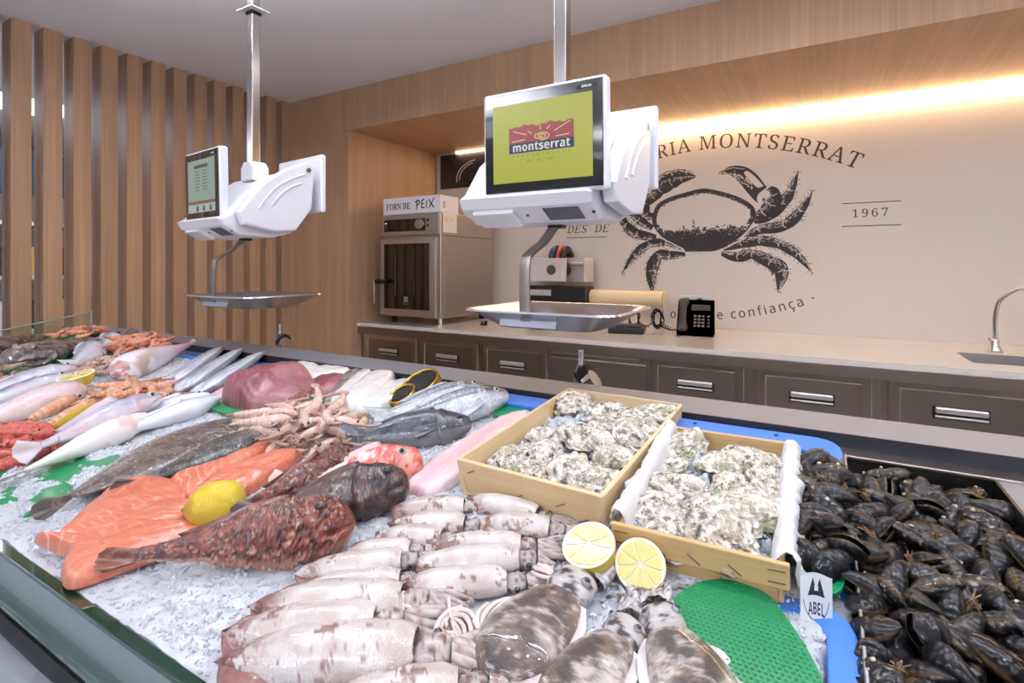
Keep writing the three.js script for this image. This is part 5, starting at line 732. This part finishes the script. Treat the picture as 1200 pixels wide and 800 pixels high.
// ================= squid
const eyeS = M(0x8f8f96, .2, { clearcoat: 1 });
function squid(tip, end, w, sd, label) {
  const g = thing('squid', label, 'squid', [0, 0, 0], 0, 'squid laid out in rows'), L = dist2(tip, end), R = w / 2, rp = prof([.03, .38, .62, .8, .92, .99, 1, 1, .98, .95, .7]);
  const blot = (p, s) => { const w = nzc(p, 90, sd + 1, 2) * .06, q = [p[0] + w, p[1], p[2] - w], n = nzc(q, 34, sd, 4), m = nzc(q, 30, sd + 5, 5); return Math.max(sstep(.47, .53, n) * sstep(.36, .12, s), sstep(.615, .65, m) * .85); };
  const skin = (s, p) => { const n = nzc(p, 30, sd + 9, 3), f = nzc(p, 240, sd, 2); let c = mix3(rgb(216, 208, 200), rgb(198, 182, 172), sstep(.35, .7, n)); return mix3(c, mix3(rgb(150, 104, 96), rgb(112, 62, 52), sstep(.4, .65, f)), blot(p, s)); };
  part('mantle', loft(80, 36, (s, t) => { const a = t * 6.283, r = R * rp(s) * (1 + .1 * (nzc([s * L * 1.2, Math.sin(a) * R, Math.cos(a) * R], 28, sd, 2) - .5)); const y = Math.sin(a) * r * (Math.sin(a) < 0 ? .55 : .82); return [-L / 2 + s * L, y, Math.cos(a) * r]; }, (s, t, p) => skin(s, p)), slimeM, g);
  for (const k of [1, -1]) part('fin', loft(20, 10, (s, t) => { const q = t, x = -L / 2 + .004 + s * L * .42, out = Math.sin(Math.pow(s, .75) * 3.1416) * R * .85; const base = R * rp(s * .42) * .75; return [x, .003 * Math.sin(s * 6 + sd) + R * .12 - q * q * .006 + (vn(s * 5, q * 3, sd) - .5) * .004, k * (base + q * out)]; }, (s, t, p) => mix3(rgb(226, 212, 206), mix3(rgb(158, 112, 104), rgb(120, 70, 60), nzc(p, 200, sd, 2)), sstep(.34, .5, nzc(p, 40, sd + 2, 3) + .12)), false), finM, g);
  part('head', loft(20, 18, (s, t) => { const a = t * 6.283, r = R * .62 * Math.sqrt(Math.max(.02, 1 - Math.pow(s * 2 - 1, 4))) * (1 + .25 * (vn(s * 4, Math.sin(a) * 2, sd) - .5)); return [L / 2 - .004 + s * R * 1.25, Math.sin(a) * r * .75 - R * .1, Math.cos(a) * r]; }, (s, t, p) => mix3(rgb(208, 194, 186), rgb(134, 96, 90), sstep(.52, .62, nzc(p, 120, sd, 3)))), slimeM, g);
  for (const k of [1, -1]) { const e = part('eye', new THREE.SphereGeometry(R * .2, 14, 10), eyeS, g, [L / 2 + R * .55, -R * .05, k * R * .52]); part('pupil', new THREE.SphereGeometry(R * .15, 10, 8), pupil, e, [0, R * .06, k * R * .14]); }
  for (let i = 0; i < 7; i++) { const a = (i / 7 - .5) * 2.6, l = R * rr(1.6, 3.2), x0 = L / 2 + R * 1.1, cu = rr(-1, 1) * R * 1.6; part('arm', loft(18, 8, (s, t) => { const b = t * 6.283, r = R * .2 * (1 - .85 * s) + .0006, cx = x0 + Math.sin(s * 2) * l * .8, cz = Math.sin(a) * (R * .45 + s * l * .55) + cu * s * s, cy = -R * .1 + Math.cos(a * 2 + s * 5) * R * .22 * (1 - s) - s * R * .25; return [cx, cy + Math.sin(b) * r, cz + Math.cos(b) * r]; }, (s, t, p) => mix3(rgb(212, 200, 194), rgb(170, 136, 128), sstep(.5, .64, nzc(p, 160, sd + i, 2)))), slimeM, g); }
  layAxis(g, end, tip, R * .5); return g;
}
const sqL = ['pale squid lying just below the end of the pink fillet', 'pale squid directly in front of the one by the pink fillet', 'pale squid touching the front of the large oyster crate', 'squid behind the standing lemon half, below the large crate', 'squid whose arms point at the standing lemon half', 'short pale squid beside the dark rockfish head', 'squid in front of the one pointing at the lemon half', 'squid whose head touches the largest cuttlefish', 'small squid beside the red scorpionfish head', 'squid lying along the belly of the red scorpionfish', 'narrow squid tucked between two others by the scorpionfish belly', '', '', '', 'squid beside the widest squid, next to the glass front'];
[[[-.574, -.605], [-.47, -.662], .034], [[-.548, -.575], [-.44, -.622], .036], [[-.482, -.683], [-.355, -.686], .036], [[-.428, -.636], [-.325, -.664], .036], [[-.462, -.558], [-.345, -.617], .035], [[-.545, -.545], [-.452, -.583], .034], [[-.455, -.521], [-.333, -.590], .038], [[-.447, -.479], [-.325, -.547], .038], [[-.56, -.500], [-.475, -.545], .032], [[-.583, -.440], [-.47, -.522], .036], [[-.552, -.424], [-.446, -.493], .034], [[-.575, -.375], [-.415, -.462], .05], [[-.562, -.333], [-.42, -.425], .05], [[-.53, -.31], [-.352, -.412], .058], [[-.40, -.325], [-.29, -.40], .045]].forEach((a, i) => squid(a[0], a[1], a[2] * 1.18, i * 3.7 + 1, i === 11 || i === 12 ? ['large squid with ragged mauve fins nearest the scorpionfish tail', 'large squid with long mauve tip between two other large squid'][i - 11] : i === 13 ? 'widest white squid with a torn purple skin patch' : sqL[i]));
for (let i = 0; i < 5; i++) { const [x, z] = [[-.335, -.455], [-.375, -.395], [-.30, -.49], [-.40, -.445], [-.27, -.58]][i]; single('squid_tentacles', 'loose curl of pale squid tentacles between squid and cuttlefish', 'tentacles', merge(Array.from({ length: 6 }, (_, k) => tube(Array.from({ length: 9 }, (_, q) => [Math.cos(q * .55 + k) * (.01 + q * .0024), .006 + .004 * Math.sin(q + k) + k * .0012, Math.sin(q * .55 + k * 1.3) * (.008 + q * .0026)]), .0032 - k * .0002, 40, 7))), M(0xddc9c0, .3, { clearcoat: 1, clearcoatRoughness: .06 }), [x, iceY(z) + .008, z], [TILT, i, 0], 'loose tentacles'); }
// ================= cuttlefish
function cuttle(headP, tailP, w, sd, label) {
  const g = thing('cuttlefish', label, 'cuttlefish'), L = dist2(headP, tailP), R = w / 2, rp = prof([.05, .55, .82, .96, 1, 1, .97, .9, .8, .68, .5]);
  const col = (s, up, p, lat) => { const n = nzc(p, 42, sd, 5), f = nzc(p, 210, sd + 4, 3), m = nzc(p, 24, sd + 2, 4); let c = mix3(rgb(126, 104, 90), rgb(196, 184, 174), sstep(.44, .6, m)); c = mix3(c, rgb(70, 58, 54), sstep(.52, .66, f) * .55); c = mix3(c, rgb(214, 206, 198), sstep(.6, .68, nzc(p, 120, sd + 9, 3)) * .6); const dk = sstep(.42, .54, n) * sstep(.98, .35, Math.abs(lat + (m - .5) * .8)); c = mix3(c, mix3(rgb(40, 34, 36), rgb(86, 72, 64), f), dk * .92); return up < -.2 ? rgb(224, 214, 208) : c; };
  part('mantle', loft(90, 48, (s, t) => { const a = t * 6.283, sa = Math.sin(a), r = R * rp(s); return [-L / 2 + s * L, (sa > 0 ? Math.pow(sa, .8) * .46 : sa * .25) * r * (1 + .06 * (nzc([s * L, a * .01, 0], 40, sd) - .5)), Math.cos(a) * r]; }, (s, t, p) => col(s, Math.sin(t * 6.283), p, Math.cos(t * 6.283))), slimeM, g);
  for (const k of [1, -1]) part('fin_skirt', loft(60, 8, (s, t) => { const r = R * rp(s) * .95; return [-L / 2 + s * L * .96 - .002, .004 + Math.sin(s * 17 + sd) * .0025 * t - t * .004, k * (r + t * .012)]; }, (s, t) => mix3(rgb(176, 160, 154), rgb(238, 232, 230), t), false), finM, g);
  const head = part('head', loft(24, 26, (s, t) => { const a = t * 6.283, r = R * .62 * Math.sqrt(Math.max(.02, 1 - Math.pow(s * 2 - 1, 4))); return [L / 2 - .008 + s * R * 1.0, Math.sin(a) * r * .6, Math.cos(a) * r]; }, (s, t, p) => mix3(rgb(214, 204, 200), rgb(70, 60, 60), sstep(.48, .6, nzc(p, 90, sd + 3, 3)))), slimeM, g);
  for (const k of [1, -1]) { const e = part('eye', new THREE.SphereGeometry(R * .13, 16, 12), eyeS, g, [L / 2 + R * .35, R * .27, k * R * .42]); part('pupil', new THREE.SphereGeometry(R * .08, 12, 8), pupil, e, [0, R * .07, k * R * .03]); }
  for (let i = 0; i < 8; i++) { const a = (i / 7 - .5) * 2.2, l = R * rr(.9, 1.5), cu = rr(-1, 1) * R; part('arm', loft(20, 9, (s, t) => { const b = t * 6.283, r = R * .17 * (1 - .8 * s) + .0008, cx = L / 2 + R * .85 + Math.sin(s * 2.2) * l * .7, cz = Math.sin(a) * (R * .5 + s * l * .4) + cu * s * s, cy = Math.cos(a * 3 + s * 4) * R * .15 * (1 - s) + R * .05 - s * R * .15; return [cx, cy + Math.sin(b) * r, cz + Math.cos(b) * r]; }, (s, t, p) => mix3(rgb(228, 222, 220), rgb(110, 98, 98), sstep(.5, .62, nzc(p, 130, sd + i, 2)))), slimeM, g); }
  layAxis(g, headP, tailP, R * .3, 0, .02); return g;
}
cuttle([-.252, -.553], [-.275, -.418], .092, 3, 'largest cuttlefish with dark mottled back next to the squid');
cuttle([-.178, -.525], [-.205, -.405], .07, 8, 'cuttlefish with a black and white back between two other cuttlefish');
cuttle([-.137, -.553], [-.065, -.455], .078, 14, 'brown cuttlefish with arms resting beside the green mat');
// ================= lemons
const peelT = tex(256, 256, (x, y) => { let v = vn(x * .28, y * .28, 3) * .6 + vn(x * .6, y * .6, 9) * .4; const k = 128 + (v - .5) * 160; return [k, k, k]; }, false); peelT.repeat.set(4, 3);
const peel = M(0xeecb34, .42, { bumpMap: peelT, bumpScale: .003, clearcoat: .35, clearcoatRoughness: .2 }), pith = M(0xf4efd6, .6), pulp = M(0xf3e28c, .22, { clearcoat: .8, transmission: .15, thickness: 0 });
{
  const pr = [[0, -.047], [.006, -.046], [.012, -.042], [.018, -.038], [.027, -.03], [.033, -.016], [.0345, 0], [.0335, .014], [.030, .024], [.024, .031], [.015, .0355], [.008, .037], [.004, .0375], [0, .0375]].map(p => new THREE.Vector2(...p));
  const g = thing('lemon', 'whole yellow lemon with a knobbly tip resting beside the scorpionfish', 'lemon');
  part('peel', new THREE.LatheGeometry(new THREE.SplineCurve(pr).getPoints(50), 48).rotateZ(Math.PI / 2), peel, g); part('tip', new THREE.SphereGeometry(.003, 10, 8).scale(.5, 1, 1), M(0x8d7a2c, .7), g, [.0475, 0, 0]);
  onIce(g, -.792, -.470, .036, -2.2, 0, .12);
}
function halfLemon(label, x, z, up, r, h, face) {
  const g = thing('lemon_half', label, 'lemon');
  const pr = []; for (let i = 0; i <= 24; i++) { const a = i / 24 * Math.PI / 2; pr.push(new THREE.Vector2(Math.sin(a) * r, -Math.cos(a) * h)); }
  part('peel', new THREE.LatheGeometry(pr, 40), peel, g);
  const rim = part('pith', new THREE.LatheGeometry([[.0005, 0], [r * .9, 0], [r * .93, .0008], [r * .985, .0006], [r, -.0012]].map(p => new THREE.Vector2(...p)), 40), pith, g);
  const n = 9; for (let i = 0; i < n; i++) { const a0 = i / n * 6.283 + .06, a1 = (i + 1) / n * 6.283 - .06, s = new THREE.Shape(), am = (a0 + a1) / 2; s.moveTo(Math.cos(am) * r * .1, Math.sin(am) * r * .1); for (let k = 0; k <= 8; k++) { const a = lerp(a0, a1, k / 8), q = r * (.87 - .04 * Math.pow(Math.abs(k - 4) / 4, 4)); s.lineTo(Math.cos(a) * q, Math.sin(a) * q); } s.closePath(); part('segment', new THREE.ExtrudeGeometry(s, { depth: .0004, bevelEnabled: true, bevelThickness: .0008, bevelSize: .0006, bevelSegments: 2 }).rotateX(-Math.PI / 2), pulp, g, [0, .0002, 0]); }
  onIce(g, x, z, up, 0, face[0], face[1]); return g;
}
halfLemon('lemon half standing on the ice by the crates, cut face up and toward the shop', -.247, -.612, .040, .0335, .046, [.32, .06]);
halfLemon('lemon half lying back with its cut face showing fully, below the small crate', -.185, -.622, .026, .030, .034, [.78, -.2]);
halfLemon('lemon half cut face up among the fish by the counter end', -1.905, -.70, .05, .046, .046, [.12, 0]);
halfLemon('lemon wedge leaning between langoustine and hake', -1.50, -.545, .032, .05, .03, [.35, .75]);
// ================= gold tins
for (const [i, x, z, r, up, lab] of [[0, -.868, -1.035, .052, .036, 'larger round gold rimmed tin leaning behind the other tin'], [1, -.865, -.965, .036, .03, 'smaller round gold rimmed tin leaning in front']]) {
  const g = thing('caviar_tin', lab, 'tin'), gold = M(0xc9a24a, .25, { metalness: 1 });
  const pr = [[.001, -.012], [r - .003, -.012], [r, -.010], [r, -.007], [r - .002, -.005], [r, -.003], [r - .002, 0], [r, .003], [r - .002, .006], [r, .009], [r - .002, .012], [r - .005, .012], [r - .006, .009]].map(p => new THREE.Vector2(...p));
  part('wall', new THREE.LatheGeometry(pr, 48), gold, g); part('lid', new THREE.LatheGeometry([[.001, .009], [r * .5, .0095], [r - .012, .009], [r - .009, .0082], [r - .006, .009]].map(p => new THREE.Vector2(...p)), 40), M(0x4a4640, .18, { metalness: .9 }), g);
  onIce(g, x, z, up, 0, .42, .12);
}
// ================= oysters
function oysterProto(sd, hue) {
  const g = new THREE.Group(), A = .042 + .008 * h3(sd, 1, 2), B = .028 + .006 * h3(sd, 3, 2);
  const out = a => { const c = Math.cos(a); return 1 + .1 * Math.sin(a * 2 + sd) + .08 * Math.sin(a * 5 + sd * 2) + .05 * (vn(Math.cos(a) * 6, Math.sin(a) * 6, sd) - .5) * 2 + (c > 0 ? -.1 * c * c : 0); };
  const shell = (sg, th, k2) => loft(34, 64, (s, t) => { const a = t * 6.283, o = out(a), q = Math.pow(s, .85), ring = q * 5.5 + (fbm(Math.cos(a) * q * 4, Math.sin(a) * q * 4, sd + k2, 3) - .5) * 4, st = ring - Math.floor(ring); const ox = -.3 * (1 - q); const fr = 1 + .05 * Math.sin(a * 11 + sd + Math.floor(ring)) * q; return [(Math.cos(a) * q * fr + ox * .5) * A * o, sg * (th * Math.pow(Math.max(0, 1 - q * q), .7) + .0042 * (st - .4) * (q > .12 ? 1 : 0) + .0035 * (fbm(Math.cos(a) * q * 9, Math.sin(a) * q * 9, sd, 3) - .5)), Math.sin(a) * q * fr * B * o]; }, (s, t, p) => { const a = t * 6.283, q = Math.pow(s, .85), ring = q * 5.5 + (fbm(Math.cos(a) * q * 4, Math.sin(a) * q * 4, sd + k2, 3) - .5) * 4, st = ring - Math.floor(ring); const n = nzc(p, 110, sd, 4), m = nzc(p, 45, sd + 3, 3); let c = mix3(rgb(232, 224, 208), rgb(182, 168, 146), sstep(.42, .64, n)); c = mix3(c, rgb(92, 78, 64), sstep(.7, .95, st) * sstep(.4, .6, m)); c = mix3(c, rgb(64, 54, 46), sstep(.58, .68, nzc(p, 80, sd + 6)) * .8); if (hue) c = mix3(c, rgb(140, 150, 96), sstep(.52, .64, m) * .6); return c; });
  const m = VC(.55, { clearcoat: .5, clearcoatRoughness: .2 });
  part('upper_shell', shell(1, .0125, 1), m, g, [0, .003, 0]); part('lower_shell', shell(-1, .017, 5), m, g, [0, .0005, 0]);
  return g;
}
const oys = [1, 2, 3, 4, 5, 6, 7, 8].map(i => oysterProto(i * 11, i % 3 === 0));
function placeOysters(crate, list, label, group, lift) {
  list.forEach(([x, z, up, turn, roll, pit, k], i) => { const g = oys[(i * 3 + (crate ? 2 : 0)) % 8].clone(); g.name = numbered('oyster'); g.userData = { label, category: 'oyster', group }; scene.add(g); onIce(g, x, z, up + lift, turn, roll, pit); g.scale.setScalar(k || 1); });
}
placeOysters(0, [[-.455, -.77, .028, .6, .3, .3], [-.43, -.865, .03, -.2, .2, -.1], [-.40, -.80, .03, 1.9, .4, .2], [-.358, -.875, .04, -.35, .3, -.1, 1.15], [-.335, -.765, .03, 1.5, .4, .25, 1.1], [-.30, -.76, .026, .9, .2, .3], [-.41, -.765, .024, .2, .25, .1], [-.295, -.84, .032, -.7, .4, .1], [-.285, -.925, .042, 1.3, .35, .2, 1.25], [-.30, -1.0, .034, .3, .2, -.2], [-.36, -1.02, .034, -.2, .25, 0], [-.42, -1.04, .03, 2.6, .3, .2], [-.46, -1.04, .034, .4, .3, .2], [-.36, -.96, .03, 2.2, .35, 0], [-.28, -1.03, .04, .5, .3, .1], [-.45, -.83, .014, 1.2, 0, 0], [-.375, -.755, .022, .1, .4, .1]], 'rough grey oyster lying on ice in the large pale crate', 'oysters in the large crate', .006);
placeOysters(1, [[-.195, -.93, .034, 1.3, .5, .3], [-.125, -.885, .036, .2, .2, 0], [-.075, -.90, .032, 0, .3, 0, 1.05], [-.10, -.935, .024, .3, .3, 0], [-.205, -.86, .03, .4, .2, .2, .6], [-.185, -.785, .034, .15, .2, 0, 1.05], [-.19, -.715, .032, .1, .3, .1], [-.14, -.73, .036, .7, .4, .2], [-.085, -.80, .03, -.4, .3, .2, 1.1], [-.088, -.745, .038, .1, .3, -.05, 1.25], [-.105, -.69, .032, -.45, .35, -.1, 1.25], [-.165, -.685, .022, .25, .3, 0], [-.115, -.84, .026, 1.2, .2, .1, .8], [-.065, -.86, .028, 1.8, .2, 0], [-.15, -.80, .012, 0, .1, 0, 1.1]], 'layered cream oyster lying on ice in the small honey coloured crate', 'oysters in the small crate', .004);
for (const [nm, x0, x1, z0, z1, lab] of [['crate_ice', -.48, -.27, -1.075, -.725, 'crushed ice under the oysters in the large crate'], ['crate_ice', -.215, -.05, -.965, -.67, 'crushed ice under the oysters in the small crate']]) {
  const top = (x, z) => iceY(z) + .012 + .016 * fbm(x * 14, z * 14, 2, 3), g = new THREE.Group(); g.name = numbered(nm); g.userData = { label: lab, category: 'ice', kind: 'stuff' }; scene.add(g);
  part('ice_surface', loft(60, 60, (s, t) => { const x = lerp(x0, x1, s), z = lerp(z0, z1, t); return [x, top(x, z) + (vn(x * 300, z * 300, 4) - .5) * .004, z]; }, null, false), iceM, g);
  const a = [], b = []; for (let i = 0; i < 2600; i++) { const x = rr(x0, x1), z = rr(z0, z1), big = i % 9 === 0, r = big ? rr(.004, .009) : rr(.0012, .0035), clump = sstep(.45, .65, fbm(x * 22, z * 22, 9, 2)); (big ? b : a).push([x, top(x, z) + r * .4 + clump * .018 * rnd(), z, r]); }
  grains('ice_grains', g, a, grainM, 1); grains('ice_chunks', g, b, clearIce, 2);
}
// ================= mussels
function musselProto(sd, kind) {
  const g = new THREE.Group(), L = .03, prW = prof([.02, .34, .5, .66, .8, .92, .99, 1, .92, .7, .02]), prH = prof([.02, .5, .75, .92, 1, 1, .94, .82, .62, .36, .01]);
  const half = (sg, gap) => loft(36, 18, (s, t) => { const a = t * Math.PI - Math.PI / 2, w = .0155 * prW(s), h = .0125 * prH(s), rg = 1 + .025 * Math.sin(s * 46 + sd) + .04 * (vn(s * 9, a * 2, sd) - .5); const c = Math.cos(a); return [(s - .45) * L * 2, sg * (Math.pow(Math.max(0, c), .7) * h * rg + gap), Math.sin(a) * w * rg + .006 * Math.sin(s * 2.4)]; }, (s, t, p) => { const n = nzc(p, 90, sd, 4), f = nzc([p[0] * .5, p[1], p[2]], 260, sd + 3, 3); let c = mix3(rgb(10, 11, 14), rgb(26, 28, 36), sstep(.4, .7, n)); c = mix3(c, rgb(74, 58, 44), sstep(.56, .66, nzc(p, 60, sd + 8, 3)) * (kind === 1 ? .8 : .22)); c = mix3(c, rgb(168, 156, 132), sstep(.65, .7, f) * (kind === 2 ? .9 : .15)); const e = Math.abs(Math.abs(t - .5) - .5); if (e < .03) c = rgb(104, 84, 58); return c; }, false);
  const gp = kind === 3 ? .0035 : .0002, mm = VC(.34, { clearcoat: .65, clearcoatRoughness: .03, specularIntensity: .35, bumpMap: skinB, bumpScale: .0005 });
  part('valve', half(1, gp), mm, g); part('valve', half(-1, gp), mm, g);
  if (kind === 1) part('beard', paint(merge(Array.from({ length: 9 }, (_, i) => tube([[-.01 + i * .001, .001, -.011], [-.012 + rr(-.006, .006), rr(-.003, .008), -.017], [-.012 + rr(-.012, .012), rr(-.004, .01), -.022]], .0009, 6, 4))), () => rgb(168, 128, 84)), skinM, g);
  if (kind === 2) for (let i = 0; i < 3; i++) part('barnacle', new THREE.CylinderGeometry(.0012, .0028, .0026, 9), M(0xb9ac96, .8), g, [rr(-.012, .018), .0115, rr(-.004, .006)], [rr(-.3, .3), 0, rr(-.3, .3)]);
  return g;
}
const mus = [0, 1, 2, 3, 0, 1, 0, 2, 3, 1].map((k, i) => musselProto(i * 13 + 2, k));
const musLab = ['glossy black mussel in the mussel heap', 'black mussel with a tan fibrous beard in the mussel heap', 'black mussel with pale barnacles in the mussel heap', 'slightly open black mussel in the mussel heap'];
{
  let n = 0; const put = (x, z, up, i) => { const k = i % 10, kind = [0, 1, 2, 3, 0, 1, 0, 2, 3, 1][k], g = mus[k].clone(); g.name = numbered('mussel'); g.userData = { label: musLab[kind], category: 'mussel', group: 'mussels heaped in and beside the steel bin' }; scene.add(g); onIce(g, x, z, up, rr(0, 6.28), rr(-1.2, 1.2), rr(-.7, .7)); g.scale.setScalar(rr(.82, 1.12)); n++; };
  for (let r = 0; r < 20; r++) for (let c = 0; c < 9; c++) { const x = -.012 + c * .0275 + (r % 2) * .013 + rr(-.006, .006), z = -1.035 + r * .031 + rr(-.006, .006); if (x > .222 || z > -.43) continue; if (x < .04 && (z > -.71 || z < -1.0)) continue; const h = x < .04 ? .016 : lerp(-.012, .0, fbm(x * 12, z * 12, 3, 2)); put(x, z, h + rr(-.004, .012) - (z < -1.0 ? .012 : 0), r * 9 + c + (r * 7 + c * 3) % 5); }
  for (let r = 0; r < 13; r++) for (let c = 0; c < 6; c++) { const x = .06 + c * .031 + rr(-.008, .008), z = -1.02 + r * .046 + rr(-.01, .01); put(Math.min(x, .215), z, -.036, r * 5 + c * 3); }
  for (let i = 0; i < 16; i++) put(rr(-.02, .03), rr(-.98, -.74), .034 + rr(0, .008), i * 3 + 1);
}
renderer.render(scene, camera);
